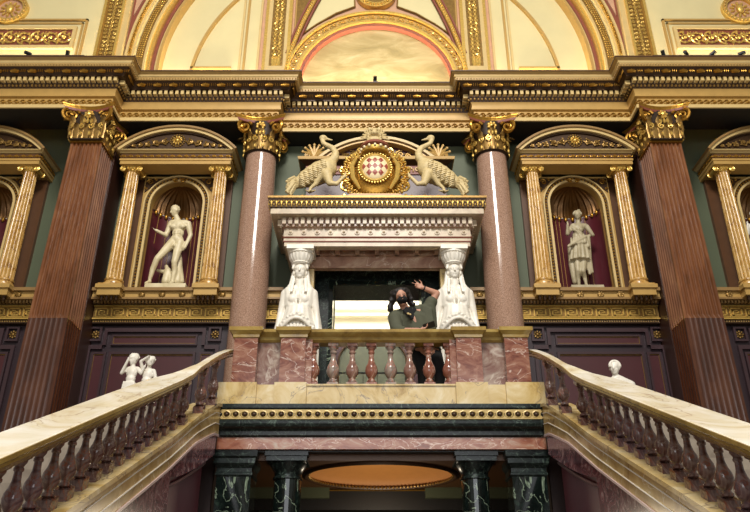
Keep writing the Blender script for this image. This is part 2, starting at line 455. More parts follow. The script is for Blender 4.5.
# ornamented strips each side of the middle arch
for s in (-1, 1):
    def sb(a, b, y0, y1, mat):
        trim(MB().box(min(WX+s*a, WX+s*b), max(WX+s*a, WX+s*b), y0, y1, 9.25, 14.2), mat)
    sb(1.56, 1.62, 10.10, 10.3, M['goldlt']); sb(1.62, 1.68, 10.12, 10.3, M['creamlt'])
    sb(1.68, 1.93, 10.14, 10.3, M['antique'])
    sb(1.93, 2.0, 10.12, 10.3, M['creamlt']); sb(2.0, 2.05, 10.1, 10.3, M['goldlt'])
    sb(2.05, 2.12, 10.18, 10.3, M['pinkpaint']); sb(2.12, 2.16, 10.14, 10.3, M['creamlt'])
    sb(2.38, 2.42, 10.2, 10.3, M['cream']); sb(2.46, 2.5, 10.2, 10.3, M['creamlt'])
    mb = MB(); z = 10.62; i = 0
    while z < 13:
        for j in range(2):
            cx = WX+s*(1.76+.09*j)
            mb.tube(spiral((cx, 10.13, z), (1, 0, 0), (0, 0, 1), .042, .01, 1.2, 10, a0=2*j+i, sgn=(-1)**(i+j)), .013, 5)
            mb.ell((cx, 10.13, z+.05), (.03, .02, .018), None, 6, 4)
        z += .1; i += 1
    trim(mb, M['goldlt'], smooth=True)
    mb = MB()
    for j in (-1, 0, 1): leaf(mb, (WX+s*1.805+j*.05, 10.12, 10.42), (0, -1, 0), (0, 0, 1), .2, .07, .2)
    trim(mb, M['goldlt'], smooth=True)
    trim(MB().box(WX+s*1.805-.125, WX+s*1.805+.125, 10.11, 10.3, 9.25, 10.42), M['creamlt'])
# middle arch: archivolt and red line
trim(MB().arch(WX, ZS, 1.345, 1.41, 10.17, 10.28, n=48), M['redpaint'])
trim(MB().arch(WX, ZS, 1.41, 1.46, 10.12, 10.3, n=48), M['goldlt'])
trim(MB().arch(WX, ZS, 1.46, 1.60, 10.15, 10.3, n=48), M['cream'])
mb = MB()
for k in range(52):
    a = .03+(PI-.06)*k/51
    c = (WX+1.53*math.cos(a), 10.14, ZS+1.53*math.sin(a))
    mb.tube(spiral(c, (1, 0, 0), (0, 0, 1), .042, .012, 1.0, 9, a0=a, sgn=(-1)**k), .012, 5)
trim(mb, M['goldlt'], smooth=True)
trim(MB().arch(WX, ZS, 1.60, 1.64, 10.08, 10.3, n=48), M['goldlt'])
trim(MB().arch(WX, ZS, 1.64, 1.71, 10.14, 10.3, n=48, a0=.45, a1=PI-.45), M['pinkpaint'])
# cream spandrel fields above the middle arch, framed, with a gold rope climbing over them
for s in (-1, 1):
    rope = []
    for k in range(15):
        t = k/14; rope.append((WX+s*(1.60-.72*t**1.35), 10.12-.02*t, ZS+.25+2.35*t**.92))
    mb = MB().tube(rope, .045, 8)
    trim(mb, M['goldlt'], smooth=True)
    mb = MB()
    for k in range(40):
        t = k/39; i = min(13, int(t*14)); f = t*14-i; p = Vector(rope[i]).lerp(Vector(rope[i+1]), f)
        mb.ell((p.x, p.y-.035, p.z), (.025, .02, .02), None, 6, 4)
    trim(mb, M['gold'], smooth=True)
    o1 = [(p[0]+s*.075, p[1]+.01, p[2]) for p in rope[2:]]; trim(MB().tube(o1, .028, 6), M['redpaint'], smooth=True)
    o2 = [(p[0]-s*.075, p[1]+.02, p[2]) for p in rope[2:]]; trim(MB().tube(o2, .026, 6), M['redpaint'], smooth=True)
    # cream triangular field
    A = [(WX+s*1.36, ZS+1.14), (WX+s*1.0, ZS+2.3), (WX+s*.42, ZS+2.3), (WX+s*.40, ZS+1.82), (WX+s*.75, ZS+1.65), (WX+s*1.1, ZS+1.38)]
    trim(MB().prism(A, 10.17, 10.21, 'y'), M['vault'])
    loop = [(x, 10.165, z) for x, z in A]; loop.append(loop[0])
    trim(MB().tube(loop, .018, 6), M['antique'])
    B = [(WX+s*1.50, ZS+1.1), (WX+s*1.50, ZS+2.4), (WX+s*1.1, ZS+2.4)]
    trim(MB().prism(B, 10.17, 10.21, 'y'), M['antique'])
    loop = [(x, 10.165, z) for x, z in B]; loop.append(loop[0]); trim(MB().tube(loop, .02, 6), M['cream'])
    # framed field of the side lunettes
    mb = MB().arch(0, ZS, 3.30, 3.35, 10.18, 10.25, a0=PI-.98 if s < 0 else .03, a1=PI-.03 if s < 0 else .98, n=30)
    mb.box(min(s*2.6, s*3.33), max(s*2.6, s*3.33), 10.18, 10.25, ZS+.35, ZS+.39)
    trim(mb, M['cream'])
# gilded roundel at the crown of the middle bay
t = thing('ceiling_roundel', (WX, 10.15, ZS+2.12), 'gilded ring roundel at the crown above the middle arch', 'roundel')
mb = MB().arch(WX, ZS+2.12, .27, .38, 10.08, 10.2, 0, 2*PI, 40); mb.build('ring', M['goldlt'], t)
mb = MB()
for k in range(30):
    a = 2*PI*k/30; mb.ell((WX+.325*math.cos(a), 10.07, ZS+2.12+.325*math.sin(a)), (.025, .02, .025), None, 6, 4)
mb.build('beading', M['gold'], t, smooth=True)
mb = MB().arch(WX, ZS+2.12, .02, .27, 10.15, 10.2, 0, 2*PI, 32); mb.build('field', M['antique'], t)
# cream panels, roundels and scroll reliefs on the outer walls
def ornament_panel(s):
    side = 'left' if s < 0 else 'right'
    t = thing('scroll_relief_panel', (s*6.2, 9.9, 10.66), 'long gilded scroll relief in a cream frame above the cornice at the far %s' % side, 'relief panel')
    zb, zt = 10.66, 11.04; xa, xb = (-7.1, -5.42) if s < 0 else (5.42, 7.1)
    mb = MB().box(xa-.06, xb+.06, 9.84, 9.9, zb-.07, zb); mb.box(xa-.06, xb+.06, 9.84, 9.9, zt, zt+.07)
    mb.box(xa-.06, xa, 9.84, 9.9, zb, zt); mb.box(xb, xb+.06, 9.84, 9.9, zb, zt); mb.build('frame', M['creamlt'], t)
    MB().box(xa, xb, 9.88, 9.9, zb, zt).build('field', M['redpaint'], t)
    mb = MB(); n = 7
    for i in range(n):
        cx = xa + (xb-xa)*(i+.5)/n; g = (-1)**i
        mb.tube(spiral((cx, 9.87, (zb+zt)/2), (1, 0, 0), (0, 0, 1), .15, .02, 1.6, 26, a0=PI/2*g, sgn=g), [.02-.0004*k for k in range(27)], 6)
        for k in range(7):
            a = k*.9; mb.ell((cx+.10*math.cos(a), 9.86, (zb+zt)/2+.11*math.sin(a)), (.036, .02, .022), Matrix.Rotation(-a, 3, 'Y'), 6, 4)
        mb.ell((cx, 9.855, (zb+zt)/2), (.035, .03, .035), None, 8, 6)
        x2 = xa + (xb-xa)*i/n
        for k in (-1, 0, 1): mb.ell((x2+.03*k, 9.87, (zb+zt)/2-.09*g), (.014, .02, .07), Matrix.Rotation(k*.5, 3, 'Y'), 6, 4)
    mb.build('scrollwork', M['goldlt'], t, smooth=True)
    # moulded frame around
    mb = MB(); X0, X1 = (-7.4, -5.2) if s < 0 else (5.2, 7.4)
    for d, y in ((0, 9.86), (.07, 9.88)):
        mb.box(X0+d, X0+d+.035, y, 9.9, 9.7, 11.3-d); mb.box(X1-d-.035, X1-d, y, 9.9, 9.7, 11.3-d); mb.box(X0+d, X1-d, y, 9.9, 11.265-d, 11.3-d)
    trim(mb, M['cream'])
    c = (s*6.66, 11.52)
    r = thing('wall_roundel', (c[0], 9.9, c[1]), 'round gilded relief medallion above the scroll panel at the far %s' % side, 'roundel')
    MB().arch(c[0], c[1], .24, .33, 9.82, 9.9, 0, 2*PI, 36).build('rim', M['goldlt'], r)
    mb = MB()
    for k in range(26):
        a = 2*PI*k/26; mb.ell((c[0]+.285*math.cos(a), 9.81, c[1]+.285*math.sin(a)), (.022, .02, .022), None, 6, 4)
    mb.build('beading', M['cream'], r, smooth=True)
    MB().arch(c[0], c[1], .01, .24, 9.87, 9.9, 0, 2*PI, 32).build('field', M['pinkpaint'], r)
    mb = MB().ell((c[0], 9.85, c[1]), (.07, .06, .11))
    for k in range(11):
        a = 2*PI*k/11; mb.ell((c[0]+.14*math.cos(a), 9.86, c[1]+.14*math.sin(a)), (.05, .03, .025), Matrix.Rotation(-a, 3, 'Y'), 6, 4)
    mb.build('relief', M['goldlt'], r, smooth=True); fuse(r, 'rim', 'beading')
ornament_panel(-1); ornament_panel(1)

# ================================================================== GREAT ENTABLATURE
Y1, Y2, Y3 = 9.03, 9.36, 9.64; XA, XB = 4.08, 1.56
path = [(-7.6, Y1), (-XA, Y1), (-XA, Y2), (WX-XB, Y2), (WX-XB, Y3), (WX+XB, Y3), (WX+XB, Y2), (XA, Y2), (XA, Y1), (7.6, Y1)]
ent = thing('entablature', (0, 9.7, 8.61), 'gilded cream entablature with dentils, running the whole wall over the tall columns', 'entablature')
mb = MB().sweep(path, [(0, 8.625), (0, 8.98), (-.5, 8.98), (-.5, 8.625)]); mb.build('frieze', M['cream'], ent)
mb = MB().sweep(path, [(.05, 8.61), (.05, 8.64), (.035, 8.685), (0, 8.70), (-.3, 8.70), (-.3, 8.61)]); mb.build('lower_moulding', M['creamlt'], ent)
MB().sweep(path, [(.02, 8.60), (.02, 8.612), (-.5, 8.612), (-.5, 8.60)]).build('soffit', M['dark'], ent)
mb = MB().sweep(path, [(.0, 8.82), (.04, 8.84), (.04, 8.865), (.03, 8.87), (.03, 8.95), (.05, 8.975), (-.05, 8.975), (-.05, 8.82)]); mb.build('fascia', M['cream'], ent)
mb = MB()
for x, y, nn, t, L in walk(path, .012, .105):
    p = Vector((x, y, 8.755)); u = Vector((t.x, t.y, 0))
    mb.tube(spiral(p, u, (0, 0, 1), .04, .008, 1.1, 8, a0=PI, sgn=-1), .009, 4)
    mb.tube([p-u*.052-Vector((0, 0, .04)), p-Vector((0, 0, .045)), p+u*.05-Vector((0, 0, .0))], .007, 4)
mb.build('scroll_ornament', M['gold'], ent, smooth=True)
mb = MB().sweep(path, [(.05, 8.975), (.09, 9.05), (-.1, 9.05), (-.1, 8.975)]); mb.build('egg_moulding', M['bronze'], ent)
mb = MB()
for x, y, nn, t, L in walk(path, .075, .06): mb.ell((x, y, 9.015), (.02, .02, .028), None, 6, 4)
mb.build('egg_ornament', M['antique'], ent, smooth=True)
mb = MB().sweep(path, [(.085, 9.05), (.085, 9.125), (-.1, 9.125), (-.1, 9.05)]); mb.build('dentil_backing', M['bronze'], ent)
mb = MB()
for x, y, nn, t, L in walk(path, .085, .088): obox(mb, x, y, t, nn, .050, 0, .075, 9.05, 9.122)
mb.build('dentil_band', M['creamlt'], ent)
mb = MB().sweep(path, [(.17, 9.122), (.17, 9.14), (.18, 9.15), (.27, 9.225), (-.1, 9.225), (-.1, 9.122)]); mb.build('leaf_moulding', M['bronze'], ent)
mb = MB()
for x, y, nn, t, L in walk(path, .235, .26):
    for k in (-3, -2, -1, 0, 1, 2, 3):
        mb.ell((x+t.x*k*.019, y+t.y*k*.019, 9.176-.005*abs(k)+.0), (.012, .026, .044-.005*abs(k)), Matrix.Rotation(k*.22*t.x, 3, 'Y'), 6, 4)
    for k in (-1, 0, 1):
        q = Vector((x, y)) + t*(.13+.03*k)
        mb.ell((q.x, q.y, 9.178), (.007, .014, .034), None, 5, 4)
mb.build('leaf_ornament', M['gold'], ent, smooth=True)
mb = MB().sweep(path, [(.29, 9.225), (.30, 9.27), (-.1, 9.27), (-.1, 9.225)]); mb.build('corona', M['tan'], ent)
mb = MB().sweep(path, [(.30, 9.27), (.315, 9.285), (.32, 9.30), (-.1, 9.30), (-.1, 9.27)]); mb.build('corona_fillet', M['creamlt'], ent)
mb = MB()
for x, y, nn, t, L in walk(path, .30, .045): mb.ell((x, y, 9.248), (.013, .01, .014), None, 5, 4)
mb.build('bead_row', M['tan'], ent)
mb = MB().sweep(path, [(.32, 9.30), (.325, 9.312), (.35, 9.325), (.365, 9.335), (-.75, 9.335), (-.75, 9.30)]); mb.build('cornice', M['tan'], ent)
mb = MB().sweep(path, [(.365, 9.335), (.375, 9.337), (.375, 9.355), (-.75, 9.355), (-.75, 9.335)]); mb.build('cornice_edge', M['brownline'], ent)

fuse(ent, 'frieze', 'scroll_ornament', 'lower_moulding', 'fascia'); fuse(ent, 'egg_moulding', 'egg_ornament'); fuse(ent, 'dentil_band', 'dentil_backing')
fuse(ent, 'leaf_moulding', 'leaf_ornament'); fuse(ent, 'corona', 'bead_row', 'corona_fillet')
# black spotlights on the cornice
def spot(px, py, Y, aim, lab):
    p = P(px, py, Y); z = 9.356
    t = thing('spotlight', (p.x, Y, z), lab, 'spotlight', 'spotlights on the cornice')
    MB().box(p.x-.05, p.x+.05, Y-.035, Y+.04, z, z+.02).build('base', M['black'], t)
    mb = MB().box(p.x-.006, p.x+.006, Y-.01, Y+.01, z+.02, z+.08); mb.build('yoke', M['black'], t)
    a = Vector((p.x, Y, z+.09)); d = Vector(aim).normalized()
    MB().tube([a-d*.05, a+d*.05], .03, 12).build('lamp_head', M['black'], t)
for a in [(28, 53, 8.71, (-.6, -.7, -.1), 'small black spotlight on the cornice under the scroll panel at far left'),
          (67, 56, 8.71, (.2, -.5, .6), 'black spotlight tilted upward on the cornice left of the ornamented rib'),
          (664, 58, 8.71, (-.3, -.5, .6), 'black spotlight tilted upward on the cornice beside the right ornamented rib'),
          (687, 57, 8.71, (-.6, -.7, 0), 'black spotlight on the cornice, second from the right ornamented rib'),
          (714, 58, 8.71, (.6, -.5, .3), 'black spotlight angled right on the cornice under the scroll panel'),
          (743, 58, 8.71, (.8, -.4, .1), 'black spotlight on the cornice at the right edge'),
          (375, 82, 9.32, (0, -.7, .5), 'small spotlight on the cornice below the middle arch')]: spot(*a)
mb = MB()
mb.box(-7, -4.5, 8.665, 8.70, 9.356, 9.375); mb.box(4.3, 7, 8.665, 8.70, 9.356, 9.375)
tag(MB().box(-7, -4.5, 8.665, 8.70, 9.356, 9.375).build('light_track', M['black']), 'thin black lighting track on the cornice under the left scroll panel', 'light track')
tag(MB().box(4.3, 7, 8.665, 8.70, 9.356, 9.375).build('light_track', M['black']), 'thin black lighting track on the cornice under the right scroll panel', 'light track')

# ================================================================== CAPITALS, COLUMNS
def capital(cx, cy, z0, z1, hw, parent, square=False, mat='gold'):
    H = z1-z0
    cap = MB()
    if square: cap.loft([[(cx-q*hw, cy-q*hw, z), (cx+q*hw, cy-q*hw, z), (cx+q*hw, cy+q*hw, z), (cx-q*hw, cy+q*hw, z)] for q, z in ((.92, z0), (.86, z0+H*.5), (1.0, z0+H*.88))])
    else: cap.lathe([(hw*.98, 0), (hw*1.06, .015), (hw*.98, .03), (hw*.88, .04), (hw*.84, H*.5), (hw*1.08, H*.86), (hw*1.1, H*.88)], (cx, cy, z0), 28)
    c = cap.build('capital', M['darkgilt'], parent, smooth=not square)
    mb = MB()
    n = 8
    for tier, (hh, ww, off) in enumerate(((H*.40, hw*.50, 0), (H*.62, hw*.42, .5))):
        if square:
            for side in range(4):
                ang = side*PI/2; o = Vector((math.sin(ang), -math.cos(ang), 0)); u = Vector((math.cos(ang), math.sin(ang), 0))
                ks = (-.66, 0, .66) if tier == 0 else (-1.0, -.33, .33, 1.0)
                for k in ks: leaf(mb, Vector((cx, cy, z0+.02))+o*hw*.9+u*hw*k*.9, o, (0, 0, 1), hh, ww*.95, .55, .014)
        else:
            for k in range(n):
                a = 2*PI*(k+off)/n + PI/8; o = Vector((math.cos(a), math.sin(a), 0))
                leaf(mb, Vector((cx, cy, z0+.03))+o*hw*.86, o, (0, 0, 1), hh, ww*.95, .6, .014)
    mb.build('acanthus_leaves', M['antique'], c, smooth=True, ang=60)
    bw = hw*1.05 if square else hw*.92
    for sx in (-1, 1):
        for sy in (-1, 1):
            mb = MB(); d = Vector((sx, sy, 0)).normalized(); q = Vector((cx+sx*bw*.92, cy+sy*bw*.92, z1-H*.30)) + d*hw*.22
            pts = [Vector((cx+sx*hw*.5, cy+sy*hw*.5, z0+H*.45)), Vector((cx+sx*hw*.66, cy+sy*hw*.66, z0+H*.66))] 
            sp = spiral(q, d, (0, 0, 1), H*.20, H*.03, 1.7, 22, a0=PI*.6, sgn=-1)
            mb.tube(pts+sp, [.014, .02]+[.028-.0007*k for k in range(23)], 6)
            # scrolls seen from front
            q2 = Vector((cx+sx*hw*.95, cy+sy*hw*1.02, z1-H*.28))
            mb.tube(spiral(q2, (sx, 0, 0), (0, 0, 1), H*.19, H*.03, 1.6, 20, a0=PI*.9, sgn=-1), .021, 6)
            mb.ell(q2, (.02, .03, .02), None, 8, 5)
            mb.build('volute', M['gold'], c, smooth=True)
    # rosette and central leaf bunch
    for ang in (0, PI/2, PI, -PI/2):
        mb = MB(); o = Vector((math.sin(ang), -math.cos(ang), 0)); u = Vector((math.cos(ang), math.sin(ang), 0))
        b = Vector((cx, cy, z1-H*.26)) + o*hw*1.05
        mb.ell(b, (H*.07, H*.07, H*.07), None, 8, 6)
        for k in range(7):
            a = 2*PI*k/7; mb.ell(b+u*H*.09*math.cos(a)+Vector((0, 0, H*.09*math.sin(a))), (H*.045,)*3, None, 6, 4)
        for k in (-1, 0, 1): mb.ell(b+u*k*H*.09+Vector((0, 0, -H*.2)), (H*.04, H*.04, H*.08), None, 6, 4)
        mb.build('rosette', M['goldlt'], c, smooth=True)
    mb = MB()      # ring of small scrolls under the rosettes
    for k in range(14):
        a = 2*PI*k/14; o = Vector((math.cos(a), math.sin(a), 0)); u = Vector((-math.sin(a), math.cos(a), 0)); g = hw*(1.0 if not square else 1.02/max(abs(math.cos(a)), abs(math.sin(a))))
        mb.tube(spiral(Vector((cx, cy, z0+H*.36))+o*(g+.02), u, (0, 0, 1), H*.085, H*.02, 1.3, 12, a0=PI/2, sgn=(-1)**k), .011, 5)
        mb.ell(Vector((cx, cy, z0+H*.12))+o*(g+.02), (.02, .02, .035), None, 6, 5)
    mb.build('scroll_ring', M['goldlt'], c, smooth=True)
    # abacus with concave sides and horned corners
    pts = []; A = hw*1.52; n = 10
    for side in range(4):
        ang = side*PI/2; o = Vector((math.sin(ang), -math.cos(ang))); u = Vector((math.cos(ang), math.sin(ang)))
        for k in range(n):
            t = -1+2*k/n; q = u*A*.96*t*1.0 + o*(A - A*.30*(1-t*t)); pts.append((cx+q.x, cy+q.y))
    def sc(f): return [(cx+(x-cx)*f, cy+(y-cy)*f) for x, y in pts]
    mb = MB(); zt = z1
    mb.loft([[(x, y, z) for x, y in sc(f)] for f, z in ((.90, zt-H*.15), (.93, zt-H*.11), (.93, zt-H*.09))]); mb.build('abacus_lower_edge', M['redpaint'], c)
    mb = MB(); mb.loft([[(x, y, z) for x, y in sc(f)] for f, z in ((.94, zt-H*.09), (.97, zt-H*.05), (1, zt-H*.03), (1, zt-H*.0))])
    mb.build('abacus', M[mat], c)
    fuse(c, 'acanthus_leaves', 'scroll_ring')
def big_column(x, y, lab):
    t = thing('column', (x, y, FZ), lab, 'column', 'tall red granite columns')
    zb, zt = FZ, 8.0
    mb = MB().lathe([(.34, 0), (.36, .03), (.36, .1), (.33, .13), (.30, .15), (.29, .19), (.31, .22), (.31, .26), (.28, .29)], (x, y, zb), 40)
    mb.box(x-.38, x+.38, y-.38, y+.38, zb, zb+.06); mb.build('base', M['portal2'], t, smooth=True)
    pr = [(.275, .29)]+[(.262-.03*(k/12)**1.7, .31+(zt-zb-.31)*k/12) for k in range(13)]
    MB().lathe(pr, (x, y, zb), 48).build('shaft', M['granite'], t, smooth=True)
    capital(x, y, zt, 8.60, .262, t)
    return t
big_column(WX-1.80, 9.49, 'polished red granite column with gilded capital, left of the caryatid porch')
big_column(WX+1.80, 9.49, 'polished red granite column with gilded capital, right of the caryatid porch')
def fluted_plan(w, y0, y1, nf, ns, dp):
    """plan of a pilaster: front at y0 fluted with nf flutes, sides ns flutes, back at y1"""
    pts = []
    def run(a, b, n, inward):
        a = Vector(a); b = Vector(b); L = (b-a).length; m = .10; N = n
        for k in range(N):
            f0 = m/2+(1-m)*(k+.12)/N; f1 = m/2+(1-m)*(k+.88)/N
            pts.append(a.lerp(b, f0))
            for j in (1, 2, 3):
                f = f0+(f1-f0)*j/4; pts.append(a.lerp(b, f)+Vector(inward)*dp*math.sin(PI*j/4))
            pts.append(a.lerp(b, f1))
    pts.append(Vector((w, y1))); run((w, y1), (w, y0), ns, (-1, 0)) if ns else None
    pts.append(Vector((w, y0))); run((w, y0), (-w, y0), nf, (0, 1)); pts.append(Vector((-w, y0)))
    run((-w, y0), (-w, y1), ns, (1, 0)) if ns else None
    pts.append(Vector((-w, y1)))
    return pts
def pilaster(x, lab):
    t = thing('pilaster', (x, 9.4, FL), lab, 'pilaster', 'square pilasters of the hall wall')
    yb = 9.52; zl, zt, zm = FL, 8.02, 5.16
    def ring(w, y0, z, dp): return [(x+p.x, p.y, z) for p in fluted_plan(w, y0, yb, 7, 6, dp)]
    def wz(z): return .285-.052*(z-zl)/(zt-zl)
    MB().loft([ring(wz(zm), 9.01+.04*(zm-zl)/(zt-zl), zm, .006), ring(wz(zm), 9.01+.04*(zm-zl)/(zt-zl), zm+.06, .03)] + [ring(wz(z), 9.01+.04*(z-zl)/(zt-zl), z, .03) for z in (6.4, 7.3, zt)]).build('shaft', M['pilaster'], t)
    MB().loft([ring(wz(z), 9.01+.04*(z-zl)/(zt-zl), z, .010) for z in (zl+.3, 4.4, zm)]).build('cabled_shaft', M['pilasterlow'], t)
    MB().box(x-.27, x+.27, yb, 10.0, zl, 8.6).build('backing_pier', M['pilback'], t)
    mb = MB().box(x-.36, x+.36, 8.92, 9.6, zl, zl+.14); mb.box(x-.33, x+.33, 8.95, 9.58, zl+.14, zl+.3); mb.build('base', M['portal2'], t)
    capital(x, 9.22, zt, 8.60, .262, t, True)
    mb = MB()
    for k in range(8): mb.ell((x-.21+.06*k, 9.03, zt+.03), (.022, .02, .03), None, 6, 4)
    mb.box(x-.25, x+.25, 9.02, 9.52, zt-.02, zt+.005)
    mb.build('neck_beading', M['gold'], t)
pilaster(-4.36, 'square fluted brown pilaster with gilded capital, left side of the hall wall')
pilaster(4.39, 'square fluted brown pilaster with gilded capital, right side of the hall wall')

# ================================================================== NICHE SURROUNDS (aedicules)
def aedicule(x0, lab):
    t = thing('niche_surround', (x0, 9.85, 5.85), lab, 'niche', 'statue niches in the hall wall')
    zb, zs, r = 5.85, 7.38, .41
    # niche body: half cylinder and quarter sphere
    mb = MB(); n = 20; rings = []
    def arcp(R, z, f=1): return [(x0-R*math.cos(PI*k/n), 9.95+R*f*math.sin(PI*k/n)*.85, z) for k in range(n+1)]
    o = [arcp(r, zb), arcp(r, zs)]
    mb.loft(o, cap=False, closed=False)
    mb.prism([(x0-r, 9.9), (x0+r, 9.9), (x0+r, 10.4), (x0-r, 10.4)], zb-.05, zb, 'z')
    mb.build('niche_wall', M['niche'], t, smooth=True)
    # scalloped semi dome
    mb = MB(); N = 66; rings = []
    for j in range(10):
        th = PI/2*j/9*.97
        ring = []
        for k in range(N+1):
            a = PI*k/N; fl = 1+.07*math.cos(a*22)*math.cos(th)**.5
            R_ = r*math.cos(th)*fl
            ring.append((x0-min(R_, r)*math.cos(a), 9.95+R_*math.sin(a)*.85, zs+r*math.sin(th)))
        rings.append(ring)
    mb.loft(rings, cap=False, closed=False); mb.build('scallop_shell', M['shell'], t, smooth=True, ang=80)
    mb = MB()
    for k in range(1, 11):
        a = PI*k/11; mb.ell((x0-r*.96*math.cos(a), 9.95+r*.94*math.sin(a)*.85, zs-.02), (.03, .03, .045), None, 8, 5)
    mb.build('shell_lobes', M['gold'], t, smooth=True)
    mb = MB()
    for q in (.30, .36, .64, .70):
        a = PI*q; mb.tube([(x0-r*.985*math.cos(a), 9.95+r*.985*math.sin(a)*.85, zb), (x0-r*.985*math.cos(a), 9.95+r*.985*math.sin(a)*.85, zs-.06)], .004, 4)
    mb.build('gilt_lines', M['cream'], t)
    # face frame with arch
    mb = MB(); arch_plate(mb, x0, r, x0-.56, x0+.56, zb, 7.90, 9.84, 9.98, zs); mb.build('arch_frame', M['cream'], t)
    mb = MB().arch(x0, zs, r+.0, r+.035, 9.80, 9.86, n=32); mb.arch(x0, zs, r+.085, r+.105, 9.79, 9.86, n=32)
    for s in (-1, 1):
        for a, b in ((0, .035), (.085, .105)):
            mb.box(min(x0+s*(r+a), x0+s*(r+b)), max(x0+s*(r+a), x0+s*(r+b)), 9.80 if a == 0 else 9.79, 9.86, zb, zs)
    mb.build('archivolt', M['creamlt'], t)
    mb = MB().arch(x0, zs, r+.035, r+.085, 9.825, 9.85, n=32)
    for s in (-1, 1): mb.box(min(x0+s*(r+.035), x0+s*(r+.085)), max(x0+s*(r+.035), x0+s*(r+.085)), 9.825, 9.85, zb, zs)
    mb.build('bead_channel', M['bronze'], t)
    mb = MB()
    for k in range(27):
        a = PI*k/26; mb.ell((x0+(r+.06)*math.cos(a), 9.82, zs+(r+.06)*math.sin(a)), (.02, .016, .02), None, 6, 4)
    z = zb+.03
    while z < zs-.03:
        for s in (-1, 1): mb.ell((x0+s*(r+.06), 9.82, z), (.02, .016, .018), None, 6, 4)
        z += .052
    mb.build('beading', M['gold'], t, smooth=True)
    mb = MB()
    for s in (-1, 1):     # spandrel triangles
        q = [(x0+s*.54, 7.86), (x0+s*.54, 7.60), (x0+s*.46, 7.68), (x0+s*.36, 7.80), (x0+s*.27, 7.86)]; mb.prism(q, 9.825, 9.845, 'y')
    mb.build('spandrel_field', M['bronze'], t)
    mb = MB()
    for s in (-1, 1):
        mb.tube(spiral((x0+s*.47, 9.82, 7.79), (s, 0, 0), (0, 0, 1), .055, .01, 1.4, 14), .010, 5); mb.tube(spiral((x0+s*.38, 9.82, 7.835), (s, 0, 0), (0, 0, 1), .025, .006, 1.2, 10), .007, 5)
        mb.tube(spiral((x0+s*.52, 9.82, 7.67), (s, 0, 0), (0, 0, 1), .025, .006, 1.2, 10), .007, 5)
        mb.tube(spiral((x0+s*.06, 9.78, 7.79), (s, 0, 0), (0, 0, 1), .04, .008, 1.3, 12), .012, 5)
    mb.build('scrolls', M['gold'], t, smooth=True)
    # columns
    for s in (-1, 1):
        cx = x0+s*.69; cy = 9.62
        c = MB().lathe([(.118-.012*k/8-.012*(k/8)**2, .13+1.83*k/8) for k in range(9)], (cx, cy, 5.85), 24, flutes=16, depth=.13).build('column', M['amber'], t, smooth=True, ang=30)
        mb = MB().lathe([(.15, 0), (.155, .03), (.15, .055), (.13, .065), (.125, .085), (.138, .1), (.138, .12), (.118, .135)], (cx, cy, 5.85), 28); mb.box(cx-.165, cx+.165, cy-.165, cy+.165, 5.82, 5.87)
        mb.build('column_base', M['amber'], c, smooth=True)
        mb = MB().lathe([(.098, 0), (.108, .01), (.10, .02), (.11, .045), (.13, .06)], (cx, cy, 7.81), 24); mb.box(cx-.135, cx+.135, cy-.12, cy+.13, 7.875, 7.895)
        for q in (-1, 1):
            for yy in (-1, 1):
                mb.tube(spiral((cx+q*.125, cy+yy*.10, 7.845), (q, 0, 0), (0, 0, 1), .045, .008, 1.6, 18, a0=PI/2, sgn=-1), .014, 6)
                mb.ell((cx+q*.125, cy+yy*.10, 7.845), (.018, .02, .018), None, 8, 5)
            mb.tube([(cx+q*.125, cy-.10, 7.845), (cx+q*.125, cy+.10, 7.845)], .03, 10)
        for k in (-1, 0, 1): mb.ell((cx+k*.05, cy-.11, 7.85), (.018, .02, .024), None, 6, 5)
        mb.build('column_capital', M['goldlt'], c, smooth=True)
        MB().box(cx-.13, cx+.13, 9.93, 10.0, 5.85, 7.9).build('backing_pier', M['brownline'], t)
    # entablature of the surround
    pth = [(x0-.86, 10.0), (x0-.86, 9.46), (x0+.86, 9.46), (x0+.86, 10.0)]
    MB().sweep(pth, [(0, 7.895), (0, 7.95), (.012, 7.955), (.012, 7.99), (-.3, 7.99), (-.3, 7.895)]).build('architrave', M['cream'], t)
    MB().sweep(pth, [(.0, 7.99), (.0, 8.08), (-.3, 8.08), (-.3, 7.99)]).build('frieze', M['brownline'], t)
    mb = MB()
    for x, y, nn, tt, L in walk(pth, .008, .11):
        for k in (-1, 0, 1): mb.ell((x+tt.x*k*.022, y+tt.y*k*.022, 8.035), (.016, .014, .032 if k == 0 else .024), Matrix.Rotation(-k*.6, 3, 'Y'), 6, 4)
        mb.ell((x+tt.x*.055, y+tt.y*.055, 8.03), (.012, .012, .016), None, 5, 4)
    mb.build('leaf_frieze', M['gold'], t, smooth=True)
    MB().sweep(pth, [(.02, 8.09), (.03, 8.10), (.07, 8.115), (.075, 8.125), (-.3, 8.125), (-.3, 8.08)]).build('cornice', M['creamlt'], t)
    # segmental pediment
    hw = .96; h = .43; Rr = (hw*hw+h*h)/(2*h); cz = 8.125+h-Rr; a0 = math.asin((8.125-cz)/Rr)
    mb = MB()
    mb.arch(x0, cz, Rr-.035, Rr, 9.34, 9.98, a0, PI-a0, 28); mb.build('pediment_cornice', M['brownmid'], t)
    MB().arch(x0, cz, Rr-.08, Rr-.035, 9.37, 9.98, a0+.03, PI-a0-.03, 28).build('pediment_moulding', M['creamlt'], t)
    MB().arch(x0, cz, Rr-.105, Rr-.08, 9.41, 9.98, a0+.06, PI-a0-.06, 28).build('pediment_fillet', M['bronze'], t)
    poly = [(x0-(Rr-.1)*math.cos(a), cz+(Rr-.1)*math.sin(a)) for a in [a0+.02+(PI-2*a0-.04)*k/20 for k in range(21)]]
    poly = [(x, max(z, 8.125)) for x, z in poly]
    MB().prism(poly+[(x0+.9, 8.13), (x0-.9, 8.13)], 9.44, 9.95, 'y').build('tympanum', M['bronze'], t)
    mb = MB(); c = Vector((x0, 9.42, 8.31))
